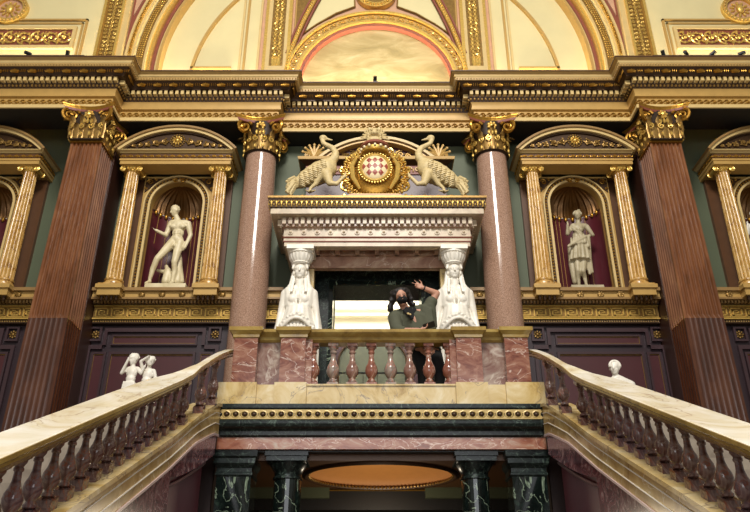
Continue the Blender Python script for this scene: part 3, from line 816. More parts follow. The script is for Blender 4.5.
    mb.ell(c, (.035, .03, .035), None, 8, 6)
    for k in range(10):
        a = 2*PI*k/10; mb.ell(c+Vector((.062*math.cos(a), 0, .062*math.sin(a))), (.028, .02, .016), Matrix.Rotation(-a, 3, 'Y'), 6, 4)
    mb.build('sunflower', M['goldlt'], t, smooth=True)
    mb = MB()
    for k in range(18):
        a = 2*PI*k/18; mb.ell(c+Vector((.108*math.cos(a), .01, .108*math.sin(a))), (.016, .016, .016), None, 6, 4)
    for s in (-1, 1):
        for (dx, dz, rr) in ((.2, -.02, .05), (.33, -.04, .055), (.46, -.07, .04), (.57, -.085, .03), (.68, -.10, .022)):
            mb.tube(spiral(c+Vector((s*dx, 0, dz)), (s, 0, 0), (0, 0, 1), rr, .008, 1.6, 16, a0=PI), .011, 5)
            for k in range(4): a = 1.3*k+dx*9; mb.ell(c+Vector((s*(dx+rr*1.2*math.cos(a)), 0, dz+rr*1.1*math.sin(a))), (.02, .014, .012), None, 5, 4)
        mb.ell(c+Vector((s*.33, -.01, -.04)), (.025, .02, .025), None, 6, 5)
    mb.build('foliage', M['antique'], t, smooth=True)
    fuse(t, 'archivolt', 'bead_channel', 'beading'); fuse(t, 'frieze', 'leaf_frieze', 'architrave'); fuse(t, 'tympanum', 'sunflower', 'foliage'); fuse(t, 'arch_frame', 'spandrel_field', 'scrolls')
    fuse(t, 'niche_wall', 'gilt_lines'); fuse(t, 'scallop_shell', 'shell_lobes')
    return t
NL = {-6.09: 'arched niche with yellow columns cut by the left edge of the hall wall', -3.11: 'arched niche with yellow columns and pediment around the nude male statue',
      3.15: 'arched niche with yellow columns and pediment around the draped huntress statue', 6.13: 'arched niche with yellow columns cut by the right edge of the hall wall'}
for c in NX: aedicule(c, NL[c])

# ================================================================== WAINSCOT with Greek key band
def meander(mb, xa, xb, z0, z1, y, th=.012):
    n = max(1, int(round((xb-xa)/.225))); w = (xb-xa)/n; H = z1-z0; b = H*.10
    def bar(x0, x1, a0, a1): mb.box(min(x0, x1), max(x0, x1), y-th, y, z0+H*a0, z0+H*a1)
    for i in range(n):
        X = xa+w*i
        f = lambda u: X+w*u
        bar(f(0), f(.86), .86, .96); bar(f(.78), f(.86), .18, .96); bar(f(.22), f(.86), .16, .26)
        bar(f(.22), f(.30), .16, .70); bar(f(.22), f(.64), .62, .70); bar(f(.57), f(.64), .40, .70); bar(f(.40), f(.64), .38, .46)
        bar(f(.04), f(.12), .0, .96); bar(f(.04), f(1.04), 0, .07)
def wainscot(xa, xb, lab, brackets, cc):
    t = thing('wainscot', ((xa+xb)/2, 9.95, FZ), lab, 'wall panelling', 'panelled wainscots of the hall wall')
    MB().box(xa, xb, 9.62, 10.0, 5.69, 5.84).build('ledge', M['cream'], t)
    mb = MB().box(xa, xb, 9.57, 10.0, 5.80, 5.85); mb.box(xa, xb, 9.60, 10.0, 5.68, 5.71); mb.build('ledge_moulding', M['brownmid'], t)
    mb = MB(); x = xa+.14
    while x < xb-.05:
        mb.ell((x, 9.61, 5.75), (.04, .02, .04), None, 10, 6)
        for k in range(6): a = PI/3*k; mb.ell((x+.035*math.cos(a), 9.60, 5.75+.035*math.sin(a)), (.016, .016, .016), None, 5, 4)
        x += .29
    mb.build('ledge_rosettes', M['antique'], t, smooth=True)
    MB().box(xa, xb, 9.70, 10.0, 5.64, 5.69).build('dentil_backing', M['bronze'], t)
    mb = MB(); x = xa+.02
    while x < xb-.03: mb.box(x, x+.026, 9.655, 9.70, 5.645, 5.68); x += .05
    mb.build('dentils', M['brownmid'], t)
    MB().box(xa, xb, 9.78, 10.0, 5.43, 5.64).build('key_band', M['antique'], t)
    mb = MB().box(xa, xb, 9.75, 9.8, 5.625, 5.645); mb.box(xa, xb, 9.75, 9.8, 5.43, 5.45); mb.build('key_band_fillets', M['goldlt'], t)
    mb = MB(); meander(mb, xa+.02, xb-.02, 5.465, 5.615, 9.78); mb.build('greek_key', M['goldlt'], t)
    MB().box(xa, xb, 9.79, 10.0, 5.38, 5.43).build('bead_backing', M['bronze'], t)
    mb = MB(); x = xa+.02
    while x < xb: mb.ell((x, 9.785, 5.405), (.012, .012, .012), None, 5, 4); x += .035
    mb.build('bead_row', M['cream'], t)
    MB().box(xa, xb, 9.9, 10.0, FL, 5.38).build('board', M['panel'], t)
    fuse(t, 'ledge', 'ledge_moulding', 'ledge_rosettes'); fuse(t, 'dentil_backing', 'dentils'); fuse(t, 'key_band', 'greek_key', 'key_band_fillets'); fuse(t, 'bead_backing', 'bead_row')
    # brackets under the small columns
    for bx in brackets:
        mb = MB().box(bx-.19, bx+.19, 9.44, 9.75, 5.79, 5.85); mb.box(bx-.165, bx+.165, 9.47, 9.72, 5.69, 5.79)
        b = mb.build('bracket', M['cream'], t)
        mb = MB()
        for k in (-1.5, -.5, .5, 1.5):
            mb.lathe([(.03, 0), (.022, -.02), (.03, -.03), (.024, -.055), (.008, -.07)], (bx+k*.07, 9.54, 5.69), 10)
        mb.build('bracket_drops', M['bronze'], b, smooth=True)
    if xb-xa < 1.5: return t
    c = cc; G = .77
    def frame(mb, x0, x1, z0, z1, w, y0, y1):
        mb.box(x0, x1, y0, y1, z1-w, z1); mb.box(x0, x1, y0, y1, z0, z0+w); mb.box(x0, x0+w, y0, y1, z0+w, z1-w); mb.box(x1-w, x1, y0, y1, z0+w, z1-w)
    fr = MB()
    # raised frame with notched upper corners
    fr.box(c-G*.95, c+G*.95, 9.85, 9.9, 5.270, 5.330); fr.box(c-G*.95, c-G*.89, 9.85, 9.9, 5.070, 5.270); fr.box(c+G*.89, c+G*.95, 9.85, 9.9, 5.070, 5.270)
    fr.box(c-G*1.22, c-G*.95, 9.85, 9.9, 5.010, 5.070); fr.box(c+G*.95, c+G*1.22, 9.85, 9.9, 5.010, 5.070)
    for s in (-1, 1): fr.box(min(c+G*s*1.16, c+G*s*1.22), max(c+G*s*1.16, c+G*s*1.22), 9.85, 9.9, 3.95, 5.010)
    frame(fr, c-G*.80, c+G*.80, 5.070, 5.230, .025, 9.86, 9.9)
    frame(fr, c-G*.80, c+G*.80, 3.95, 4.970, .035, 9.85, 9.9)
    for s in (-1, 1): frame(fr, min(c+G*s*.86, c+G*s*1.12), max(c+G*s*.86, c+G*s*1.12), 3.95, 4.970, .03, 9.86, 9.9)
    for s in (-1, 1): frame(fr, min(c+G*s*1.0, c+G*s*1.24), max(c+G*s*1.0, c+G*s*1.24), 5.130, 5.350, .03, 9.85, 9.9)
    fr.build('panel_frames', M['panelfr'], t)
    fl = MB().box(c-G*.77, c+G*.77, 9.885, 9.9, 5.100, 5.200); fl.box(c-G*.76, c+G*.76, 9.885, 9.9, 3.99, 4.930)
    for s in (-1, 1): fl.box(min(c+G*s*.9, c+G*s*1.08), max(c+G*s*.9, c+G*s*1.08), 9.885, 9.9, 3.99, 4.930)
    fl.build('panel_fields', M['maroon'], t)
    g = MB(); frame(g, c-G*.775, c+G*.775, 5.095, 5.205, .01, 9.875, 9.89); frame(g, c-G*.765, c+G*.765, 3.985, 4.935, .012, 9.875, 9.89)
    for s in (-1, 1): frame(g, min(c+G*s*.89, c+G*s*1.09), max(c+G*s*.89, c+G*s*1.09), 3.985, 4.940, .01, 9.875, 9.89)
    g.build('gilt_lines', M['antique'], t)
    mb = MB()
    for s in (-1, 1):
        q = Vector((c+G*s*1.12, 9.885, 5.240)); mb.ell(q, (.025, .025, .025), None, 8, 6)
        for k in range(8): a = PI/4*k; mb.ell(q+Vector((.045*math.cos(a), 0, .045*math.sin(a))), (.02, .015, .014), Matrix.Rotation(-a, 3, 'Y'), 6, 4)
    mb.build('corner_rosettes', M['antique'], t, smooth=True); fuse(t, 'board', 'panel_frames', 'panel_fields', 'gilt_lines', 'corner_rosettes')
    return t
wainscot(-7.6, -4.64, 'dark panelled wainscot with Greek key band at the left edge, beyond the brown pilaster', [-6.78, -5.40], -6.09)
wainscot(-4.08, -1.32, 'dark panelled wainscot with Greek key band under the nude male statue', [-3.80, -2.42], -3.17)
wainscot(1.37, 4.11, 'dark panelled wainscot with Greek key band under the huntress statue', [2.46, 3.84], 3.21)
wainscot(4.67, 7.6, 'dark panelled wainscot with Greek key band at the right edge, beyond the brown pilaster', [5.44, 6.82], 6.13)
# ================================================================== CARYATID PORCH
px = PX
por = thing('door_canopy', (px, 9.2, 6.17), 'pale marble canopy with dentils and gilded cornice carried by two caryatids', 'canopy')
HW = 1.285
pth = [(px-HW, 9.95), (px-HW, 8.90), (px+HW, 8.90), (px+HW, 9.95)]
MB().sweep(pth, [(0, 6.17), (0, 6.235), (.01, 6.24), (.01, 6.29), (-.12, 6.29), (-.12, 6.17)]).build('architrave', M['portal'], por)
MB().sweep(pth, [(.012, 6.232), (.016, 6.245), (-.1, 6.245), (-.1, 6.232)]).build('red_line', M['redpaint'], por)
MB().sweep(pth, [(.02, 6.29), (.03, 6.305), (-.1, 6.305), (-.1, 6.29)]).build('red_fillet', M['redpaint'], por)
MB().sweep(pth, [(.012, 6.305), (.012, 6.44), (-.1, 6.44), (-.1, 6.305)]).build('frieze', M['portal'], por)
mb = MB()
for x, y, nn, t, L in walk(pth, .012, .186):
    p = Vector((x, y, 6.375)); o = Vector((nn.x, nn.y, 0)); u = Vector((t.x, t.y, 0))
    mb.tube([p, p+o*.014], .036, 16); mb.ell(p+o*.014, (.02, .02, .02), None, 8, 6)
mb.build('paterae', M['portal'], por, smooth=True)
MB().sweep(pth, [(.02, 6.44), (.05, 6.46), (.05, 6.575), (-.1, 6.575), (-.1, 6.44)]).build('dentil_backing', M['portal2'], por)
mb = MB()
for x, y, nn, t, L in walk(pth, .05, .085): obox(mb, x, y, t, nn, .052, 0, .055, 6.47, 6.565)
mb.build('dentils', M['portal'], por)
mb = MB()
for x, y, nn, t, L in walk(pth, .055, .05): mb.ell((x, y, 6.452), (.015, .012, .012), None, 5, 4)
mb.build('bead_row', M['portal'], por)
MB().sweep(pth, [(.18, 6.575), (.19, 6.58), (.19, 6.66), (-.1, 6.66), (-.1, 6.575)]).build('corona', M['portal'], por)
MB().sweep(pth, [(.18, 6.66), (.205, 6.67), (.225, 6.80), (.232, 6.81), (.232, 6.835), (-.9, 6.835), (-.9, 6.66)]).build('gilt_cornice', M['bronze'], por)
mb = MB()
for x, y, nn, t, L in walk(pth, .215, .07):
    mb.ell((x, y, 6.74), (.014, .014, .042), None, 6, 5)
    mb.ell((x+t.x*.022, y+t.y*.022, 6.765), (.010, .012, .022), Matrix.Rotation(.5, 3, 'Y'), 5, 4); mb.ell((x-t.x*.022, y-t.y*.022, 6.765), (.010, .012, .022), Matrix.Rotation(-.5, 3, 'Y'), 5, 4)
    mb.ell((x+t.x*.035, y+t.y*.035, 6.71), (.012, .016, .02), None, 5, 4); mb.ell((x, y, 6.685), (.014, .016, .012), None, 5, 4)
mb.build('gilt_leaves', M['goldlt'], por, smooth=True)
MB().sweep(pth, [(.23, 6.805), (.238, 6.81), (.238, 6.84), (.20, 6.84), (.20, 6.805)]).build('gilt_fillet', M['antique'], por)
mb = MB()
mb.box(px-HW+.1, px+HW-.1, 9.0, 9.95, 6.26, 6.30)
for k in range(9): x = px-1.12+.28*k; mb.box(x-.03, x+.03, 9.02, 9.24, 6.18, 6.26)
mb.box(px-HW+.1, px+HW-.1, 9.0, 9.05, 6.18, 6.26); mb.box(px-HW+.1, px+HW-.1, 9.2, 9.26, 6.18, 6.26)
mb.build('coffered_soffit', M['portal2'], por)
for k in range(8):
    x = px-.98+.28*k; MB().box(x-.085, x+.085, 9.07, 9.18, 6.235, 6.262).build('coffer', M['redpaint'], por)
mb = MB().box(px-HW+.12, px+HW-.12, 9.26, 9.34, 6.0, 6.28); mb.box(px-HW+.12, px+HW-.12, 9.24, 9.27, 6.0, 6.03); mb.build('rear_beam', M['portal2'], por)
for s in (-1, 1):
    MB().box(px+s*1.02-.13, px+s*1.02+.13, 9.27, 9.45, FZ, 6.0).build('pier', M['siena'], por)
fuse(por, 'dentils', 'dentil_backing', 'bead_row'); fuse(por, 'frieze', 'paterae'); fuse(por, 'gilt_cornice', 'gilt_leaves')
# door surround in dark green marble
d = thing('door_surround', (px, 9.8, FZ), 'dark green marble surround of the bright doorway behind the balcony', 'door surround')
mb = MB().box(px-.92, px+.92, 9.7, 10.27, 5.93, 6.28); d1 = mb.build('lintel', M['verde2'], d)
for s in (-1, 1): MB().box(min(px+s*.64, px+s*.92), max(px+s*.64, px+s*.92), 9.7, 10.27, FZ, 5.93).build('jamb', M['verde2'], d)
mb = MB().box(px-.70, px+.70, 9.66, 9.70, 5.93, 5.99)
for s in (-1, 1): mb.box(min(px+s*.64, px+s*.70), max(px+s*.64, px+s*.70), 9.66, 9.7, FZ, 5.93)
mb.build('inner_moulding', M['verde'], d)
for s in (-1, 1):
    struct('wall_back', MB().box(min(px+s*.92, px+s*1.4), max(px+s*.92, px+s*1.4), 9.94, 10.0, 3.6, 6.3), M['greenwall'])
# gallery beyond the doorway
struct('wall_gallery', MB().box(-2.2, 2.3, 14.0, 14.2, 6.85, 8.6), M['roomwhite'])
struct('wall_gallery', MB().box(-2.2, 2.3, 13.98, 14.2, 3.5, 6.85), plain('mulberry_wall', '#3a1f28', .5))
struct('wall_gallery', MB().box(-2.2, -2.0, 10.26, 14, 3.5, 8.6), M['roomwhite'])
struct('wall_gallery', MB().box(2.1, 2.3, 10.26, 14, 3.5, 8.6), M['roomwhite'])
struct('ceiling', MB().box(-2.2, 2.3, 10.7, 14.2, 8.5, 8.6), M['roomwhite'])
struct('floor', MB().box(-2.2, 2.3, 10.0, 14.2, 3.55, FZ), M['floor'])
mb = MB().box(-2.0, 2.1, 13.86, 14.0, 7.12, 7.17); mb.box(-2.0, 2.1, 13.90, 14.0, 7.28, 7.31); mb.box(-2.0, 2.1, 13.9, 14.0, 6.83, 6.88)
trim(mb, M['roomwhite'])
g = thing('gallery_archway', (.0, 13.9, FZ), 'pale round-headed wall panel in the gallery, seen between the balusters', 'recess')
mb = MB(); pts = [(-.05+.68*math.cos(PI*k/20), 6.15+.52*math.sin(PI*k/20)) for k in range(21)]+[(-.73, FZ), (.63, FZ)]
mb.prism(pts, 13.92, 13.98, 'y'); mb.build('panel', plain('grey_green_panel', '#55584a', .4), g)
mb = MB().tube([(x, 13.9, z) for x, z in pts+[pts[0]]], .02, 6); mb.build('rim', M['bronze'], g)
# ---- low railing inside the gallery
r = thing('gallery_barrier', (.07, 11, FZ), 'thin dark metal barrier with uprights across the gallery floor behind the balusters', 'barrier')
MB().box(-.9, 1.0, 10.98, 11.01, 5.0, 5.02).build('rail', M['black'], r)
for k in range(9): MB().box(-.85+.22*k, -.84+.22*k, 10.98, 11.0, FZ, 5.0).build('upright', M['bronze'], r)
# ================================================================== pediment with arms above the canopy
pd = thing('pediment', (WX, 9.7, 6.84), 'curved gilded pediment with palmettes on a red ground, behind the coat of arms', 'pediment')
pz = 8.10; W2 = 1.19
MB().box(WX-1.10, WX+1.10, 9.72, 9.98, 6.84, 7.86).build('backing', M['maroon'], pd)
MB().box(WX-1.12, WX+1.12, 9.70, 9.98, 7.86, 8.02).build('frieze', M['redpaint'], pd)
mb = MB()
for k in range(17):
    x = WX-1.04+.13*k
    mb.tube(spiral((x, 9.69, 7.95), (1, 0, 0), (0, 0, 1), .045, .01, 1.2, 10, sgn=(-1)**k), .012, 5)
    mb.ell((x+.065, 9.69, 7.93), (.014, .014, .04), None, 6, 4)
mb.build('scroll_frieze', M['cream'], pd, smooth=True)
q = [(WX-1.12, 9.98), (WX-1.12, 9.70), (WX+1.12, 9.70), (WX+1.12, 9.98)]
MB().sweep(q, [(.0, 8.02), (.03, 8.03), (.10, 8.07), (-.2, 8.07), (-.2, 8.02)]).build('cornice_soffit', M['bronze'], pd)
MB().sweep(q, [(.10, 8.07), (.115, 8.075), (.125, 8.12), (-.2, 8.12), (-.2, 8.07)]).build('cornice', M['cream'], pd)
hw, h = .92, .40; Rr = (hw*hw+h*h)/(2*h); cz = 8.12+h-Rr; a0 = math.asin((8.12-cz)/Rr)
MB().arch(WX, cz, Rr-.045, Rr, 9.58, 9.98, a0, PI-a0, 32).build('arched_cornice', M['creamlt'], pd)
MB().arch(WX, cz, Rr-.075, Rr-.045, 9.62, 9.98, a0+.02, PI-a0-.02, 32).build('arched_moulding', M['brownline'], pd)
MB().arch(WX, cz, Rr-.10, Rr-.075, 9.6, 9.98, a0+.03, PI-a0-.03, 32).build('arched_fillet', M['cream'], pd)
poly = [(WX-(Rr-.1)*math.cos(a), max(8.12, cz+(Rr-.1)*math.sin(a))) for a in [a0+.02+(PI-2*a0-.04)*k/20 for k in range(21)]]
MB().prism(poly+[(WX+.85, 8.11), (WX-.85, 8.11)], 9.72, 9.95, 'y').build('tympanum', M['maroon'], pd)
mb = MB()
for s in (-1, 1):
    for dx, dz, rr in ((.22, .14, .07), (.38, .12, .065), (.52, .08, .055), (.64, .055, .04), (.74, .04, .028)):
        mb.tube(spiral((WX+s*dx, 9.70, 8.12+dz), (s, 0, 0), (0, 0, 1), rr, .008, 1.6, 16, a0=PI/2), .012, 5)
        for k in range(5): a = 1.2*k; mb.ell((WX+s*(dx+rr*1.1*math.cos(a)), 9.70, 8.12+dz+rr*1.1*math.sin(a)), (.024, .014, .013), None, 5, 4)
mb.build('foliage', M['antique'], pd, smooth=True)
for s in (-1, 1):     # palmette finials
    c = Vector((WX+s*.99, 9.62, 8.13)); mb = MB()
    for k in range(-3, 4):
        a = k*.42; mb.tube([c, c+Vector((.10*math.sin(a), 0, .04+.10*math.cos(a))), c+Vector((.19*math.sin(a), -.01, .04+.19*math.cos(a)))], [.012, .026, .012], 6)
        mb.ell(c+Vector((.19*math.sin(a), -.01, .04+.19*math.cos(a))), (.025, .02, .025), None, 6, 5)
    for q_ in (-1, 1): mb.tube(spiral(c+Vector((q_*.1, 0, .03)), (q_, 0, 0), (0, 0, 1), .05, .01, 1.4, 12, a0=PI/2, sgn=-1), .014, 5)
    mb.build('palmette', M['cream'], pd, smooth=True)
fuse(pd, 'frieze', 'scroll_frieze'); fuse(pd, 'tympanum', 'foliage')
# ---- coat of arms
ca = thing('coat_of_arms', (px-.02, 8.95, 6.84), 'gilded oval coat of arms chequered with red and cream lozenges, over the canopy', 'coat of arms')
cx, cy = px-.03, 9.02; c0 = Vector((cx, cy, 7.42))
MB().box(cx-.37, cx+.37, 8.72, 9.12, 6.835, 6.90).build('plinth', M['pinkpaint'], ca)
mb = MB().box(cx-.34, cx+.34, 8.74, 9.1, 6.90, 6.92); mb.build('plinth_moulding', M['cream'], ca)
def oval(c, rx, rz, n=40): return [(c.x+rx*math.cos(2*PI*k/n), c.z+rz*math.sin(2*PI*k/n)) for k in range(n)]
c1 = c0+Vector((0, 0, .05))
# domed cartouche
mb = MB(); mb.ell(c0+Vector((0, .10, -.03)), (.40, .16, .40), None, 32, 16); 
for k in range(40):
    for rr in (.31, .36):
        a = 2*PI*k/40+(.08 if rr > .33 else 0); yy = .10-.16*math.sqrt(max(.02, 1-(rr/.40)**2)); mb.ell(c0+Vector((rr*math.cos(a), yy, -.03+rr*math.sin(a))), (.034, .022, .015), Matrix.Rotation(-(a+.5), 3, 'Y'), 6, 4)
mb.build('cartouche', M['gold'], ca, smooth=True)
for s in (-1, 1):
    mb = MB()
    for (dx, dz, r_, tt, a0_) in ((.33, .30, .10, 1.4, 0), (.42, .07, .09, 1.4, .8), (.41, -.20, .10, 1.5, 1.8), (.22, .42, .08, 1.4, -.6), (.40, -.40, .07, 1.3, 1)):
        mb.tube(spiral(c0+Vector((s*dx, .02, dz)), (s, 0, 0), (0, 0, 1), r_, .02, tt, 18, a0=a0_, sgn=-1), [.026-.0009*k for k in range(19)], 7)
    for k in range(30):
        a = -1.35+2.8*k/29
        for rr, w_ in ((.42, .04), (.48, .034)):
            rr += .015*math.sin(k*2.1); mb.ell(c0+Vector((s*rr*math.cos(a), .0, rr*.95*math.sin(a)-.01)), (w_, .035, .017), Matrix.Rotation(-s*(a+.35*(-1)**k), 3, 'Y'), 7, 5)
    mb.tube([c0+Vector((s*.27, -.06, .25)), c0+Vector((s*.34, -.10, .08)), c0+Vector((s*.32, -.09, -.12)), c0+Vector((s*.22, -.06, -.29))], [.02, .04, .04, .02], 8)
    mb.tube(spiral(c0+Vector((s*.28, -.08, .27)), (s, 0, 0), (0, 0, 1), .06, .01, 1.4, 12, a0=-1), .016, 6)
    mb.build('scroll_frame', M['goldlt'], ca, smooth=True)
c1 = c1+Vector((0, -.07, 0)); SX, SZ = .20, .215
mb = MB().ell(c1+Vector((0, -.02, 0)), (SX, .07, SZ), None, 32, 16); sh = mb.build('shield', M['shieldcream'], ca, smooth=True)
# lozenges laid on the domed shield
mb = MB(); dw, dh = .043, .053
for i in range(-5, 6):
    for j in range(-5, 6):
        if (i+j) % 2 or i % 2: continue
        X, Z = i*dw/1.0, j*dh/1.0
        if (X/.19)**2+(Z/.205)**2 > 1.0: continue
        q = []
        for u, w in ((dw*.96, 0), (0, dh*.96), (-dw*.96, 0), (0, -dh*.96)):
            a, b = X+u, Z+w; f = (a/SX)**2+(b/SZ)**2
            if f > .97: k = math.sqrt(.97/f); a, b = a*k, b*k; f = .97
            q.append((a, -.02-.07*math.sqrt(1-f*.98)-.003, b))
        cxm = sum(p[0] for p in q)/4; czm = sum(p[2] for p in q)/4; f = min(.97, (cxm/SX)**2+(czm/SZ)**2)
        ctr = (cxm, -.02-.07*math.sqrt(1-f*.98)-.005, czm)
        vv = [c1+Vector(p) for p in q]+[c1+Vector(ctr)]+[c1+Vector(p)+Vector((0, .03, 0)) for p in q]
        mb.add(vv, [(0, 1, 4), (1, 2, 4), (2, 3, 4), (3, 0, 4), (0, 5, 6, 1), (1, 6, 7, 2), (2, 7, 8, 3), (3, 8, 5, 0), (5, 8, 7, 6)])
mb.build('red_lozenges', M['shieldred'], sh)
mb = MB().tube([(x, cy-.10, z) for x, z in oval(c1, .205, .22)]+[(c1.x+.205, cy-.10, c1.z)], .024, 8); mb.build('oval_rim', M['goldlt'], ca, smooth=True)
mb = MB()
for x, z in oval(c1, .24, .255, 36): mb.ell((x, cy-.10, z), (.018, .02, .018), None, 6, 5)
mb.build('beading', M['goldlt'], ca, smooth=True)
mb = MB().lathe([(.20, 0), (.215, .03), (.21, .05)], (cx, cy-.0, 7.76), 24); mb.build('crown_band', M['goldlt'], ca, smooth=True)
mb = MB().lathe([(.17, 0), (.23, .04), (.21, .09), (.12, .12), (.02, .13)], (cx, cy, 7.81), 24); cr = mb.build('crown_cap', M['redpaint'], ca, smooth=True)
mb = MB()
for k in range(16): a = 2*PI*k/16; mb.ell((cx+.22*math.cos(a), cy+.22*math.sin(a), 7.80), (.024, .024, .024), None, 6, 5)
mb.build('crown_pearls', M['shieldcream'], ca, smooth=True)
fuse(ca, 'crown_band', 'crown_pearls'); fuse(ca, 'oval_rim', 'beading')
mb = MB(); cc = Vector((cx-.01, cy-.02, 8.12))      # winged lion mask crest
mb.ell(cc, (.10, .10, .10)); mb.ell(cc+Vector((0, -.08, -.03)), (.055, .05, .04))
for s in (-1, 1):
    mb.ell(cc+Vector((s*.04, -.095, .02)), (.018, .015, .014)); mb.ell(cc+Vector((s*.07, -.01, .09)), (.03, .02, .035))
    for k in range(5): mb.limb(cc+Vector((s*.05, .02, -.03)), cc+Vector((s*(.12+.025*k), .02, .10-.045*k)), .025, .014, 6)
    for k in range(5): mb.ell(cc+Vector((s*.09, -.03, -.02-.03*k)), (.03, .03, .02), None, 6, 5)
mb.ell(cc+Vector((0, 0, -.12)), (.12, .09, .07))
o = mb.build('crest_mask', M['bird'], ca, smooth=True)
# ---- the two long necked birds
def birdfig(s, lab):
    ax = px-.01; Yb = 8.98
    def q(x, y, dy=0): 
        v = P(x, y, Yb+dy); X = v.x-.02
        return Vector((X if s < 0 else -X+.06, v.y, v.z))
    b0 = q(316, 193)
    t = thing('supporter_bird', (b0.x, Yb, 6.84), lab, 'bird')
    mb = MB()
    # body
    for (x, y, r) in ((330, 165, .10), (327, 169, .14), (322, 172.5, .16), (316, 175.5, .15), (309, 178.5, .125), (302, 182, .09), (297, 185, .06)): mb.ell(q(x, y), (r*1.2, r*1.0, r*1.12), None, 16, 10)
    # neck: long S
    nk = [(331, 164), (336, 158), (337, 153), (334, 148), (329, 145.5), (325, 143.5), (323.5, 140)]
    rr = [.085, .065, .052, .044, .038, .036, .036]
    for i in range(len(nk)-1): mb.limb(q(*nk[i]), q(*nk[i+1]), rr[i], rr[i+1], 10)
    h = q(324.5, 137.8); mb.ell(h, (.062, .045, .045), None, 12, 8)
    b1 = q(328, 139.0); b2 = q(333.5, 140.0); mb.limb(b1, b2, .024, .010, 8)
    # thighs and legs
    mb.limb(q(320, 177, -.06), q(317, 184, -.06), .075, .04); mb.limb(q(317, 184, -.06), q(312, 188, -.06), .036, .024); mb.limb(q(312, 188, -.06), q(311, 192.5, -.06), .024, .022)
    for k in (-.07, 0, .07): mb.limb(q(311, 192.6, -.06), q(311, 192.6, -.06)+Vector((k-s*.02, -.07, 0)), .02, .012, 6)
    mb.limb(q(328, 174, -.08), q(331, 183, -.1), .09, .05); mb.limb(q(331, 183, -.1), q(338, 184, -.12), .042, .032); mb.limb(q(338, 184, -.12), q(345, 177, -.12), .032, .026)
    for k in (-.03, .01, .05): mb.limb(q(345, 177, -.12), q(347.5, 175, -.12)+Vector((0, 0, k)), .02, .012, 6)
    o = mb.build('body', M['bird'], t); remesh(o, .013, 2)
    mb = MB()      # wing feathers and tail plume
    for i in range(6):
        for j in range(6):
            c = q(325-4.2*j, 168+2.9*j+1.9*(i-2.5), -.10+.014*abs(i-2)); 
            mb.ell(c+Vector((0, -.05, 0)), (.052, .035, .026), Matrix.Rotation(s*(-.45), 3, 'Y') , 8, 5)
    mb.build('wing_feathers', M['bird'], t, smooth=True)
    mb = MB()
    for k in range(11):
        a = -.2+.14*k; p = q(301, 184); e = p+Vector((s*(.15+.03*math.sin(k*1.7)), -.05+.02*(k % 3), .05-.022*k*1.0))
        mb.tube([p, p.lerp(e, .6)+Vector((0, -.02, .035)), e+Vector((0, 0, -.02)), e+Vector((-s*.025, -.01, -.045))], [.04, .045, .035, .02], 6)
    mb.build('tail_plumes', M['bird'], t, smooth=True)
birdfig(-1, 'carved long-necked bird with plumed tail, left supporter of the coat of arms')
birdfig(1, 'carved long-necked bird with plumed tail, right supporter of the coat of arms')
for s, w_ in ((-1, 'left'), (1, 'right')):
    g = thing('gilt_foliage', (px+s*.8, 8.8, 6.84), 'low gilded scrolling foliage along the canopy top under the %s bird' % w_, 'ornament', 'gilt foliage on the canopy')
    mb = MB()
    for k in range(9):
        x = px+s*(.48+.095*k); mb.tube(spiral((x, 8.8, 6.885), (s, 0, 0), (0, 0, 1), .045, .01, 1.3, 12, a0=PI*(k % 2)), .012, 5)
        mb.ell((x+.04, 8.8, 6.87), (.03, .02, .02), None, 6, 4)
    mb.build('scrolls', M['gold'], g, smooth=True)

# ================================================================== BALCONY
ax = AX; YF = 8.0
bal = thing('balcony_slab', (ax, 8.0, 3.2), 'projecting dark green marble slab with a gilt band of round studs below the balcony balustrade', 'balcony')
def wrap(prof, hw, yf, name, mat, parent=bal, yb=8.9):
    return MB().sweep([(ax-hw, yb), (ax-hw, yf), (ax+hw, yf), (ax+hw, yb)], prof).build(name, mat, parent)
wrap([(0, 3.62), (.02, 3.64), (.02, 3.685), (-.45, 3.685), (-.45, 3.62)], 1.82, 7.86, 'upper_edge', M['verde2'])
wrap([(-.01, 3.52), (-.01, 3.62), (-.3, 3.62), (-.3, 3.52)], 1.82, 7.86, 'stud_ground', M['verde'])
mb = MB(); bh = (3.525, 3.615)
zc = 3.57; x = ax-1.74; n = 35; st = 3.48/n
for i in range(n):
    c = (ax-1.74+st*(i+.5), zc)
    mb.tube([(c[0]+.040*math.cos(2*PI*k/14), 7.855, c[1]+.036*math.sin(2*PI*k/14)) for k in range(15)], .0095, 5)
mb.box(ax-1.75, ax+1.75, 7.85, 7.875, 3.608, 3.622); mb.box(ax-1.75, ax+1.75, 7.85, 7.875, 3.518, 3.532)
for i in range(n+1):
    for q in (-1, 1): x = ax-1.74+st*i; mb.prism([(x-.028, zc+q*.042), (x+.028, zc+q*.042), (x, zc+q*.012)], 7.852, 7.872, 'y')
mb.build('gilt_stud_band', M['brass'], bal)
mb = MB()
for i in range(n): mb.ell((ax-1.74+st*(i+.5), 7.855, zc), (.026, .022, .024), None, 10, 6)
mb.build('studs', M['bronze'], bal, smooth=True); fuse(bal, 'gilt_stud_band', 'studs')
prof = [(0, 3.52)]+[(.0-.10*(k/6), 3.50-.13*math.sin(PI/2*k/6)) for k in range(7)]+[(-.14, 3.335), (-.4, 3.335), (-.4, 3.52)]
prof = [(.0, 3.52), (.012, 3.50), (.014, 3.47), (.0, 3.44), (-.05, 3.415), (-.06, 3.40), (-.06, 3.36), (-.09, 3.34), (-.4, 3.34), (-.4, 3.52)]
wrap(prof, 1.82, 7.86, 'lower_moulding', M['verde2'])
fa = thing('marble_fascia', (ax, 8.1, 3.2), 'veined pink marble beam under the dark green balcony slab', 'beam')
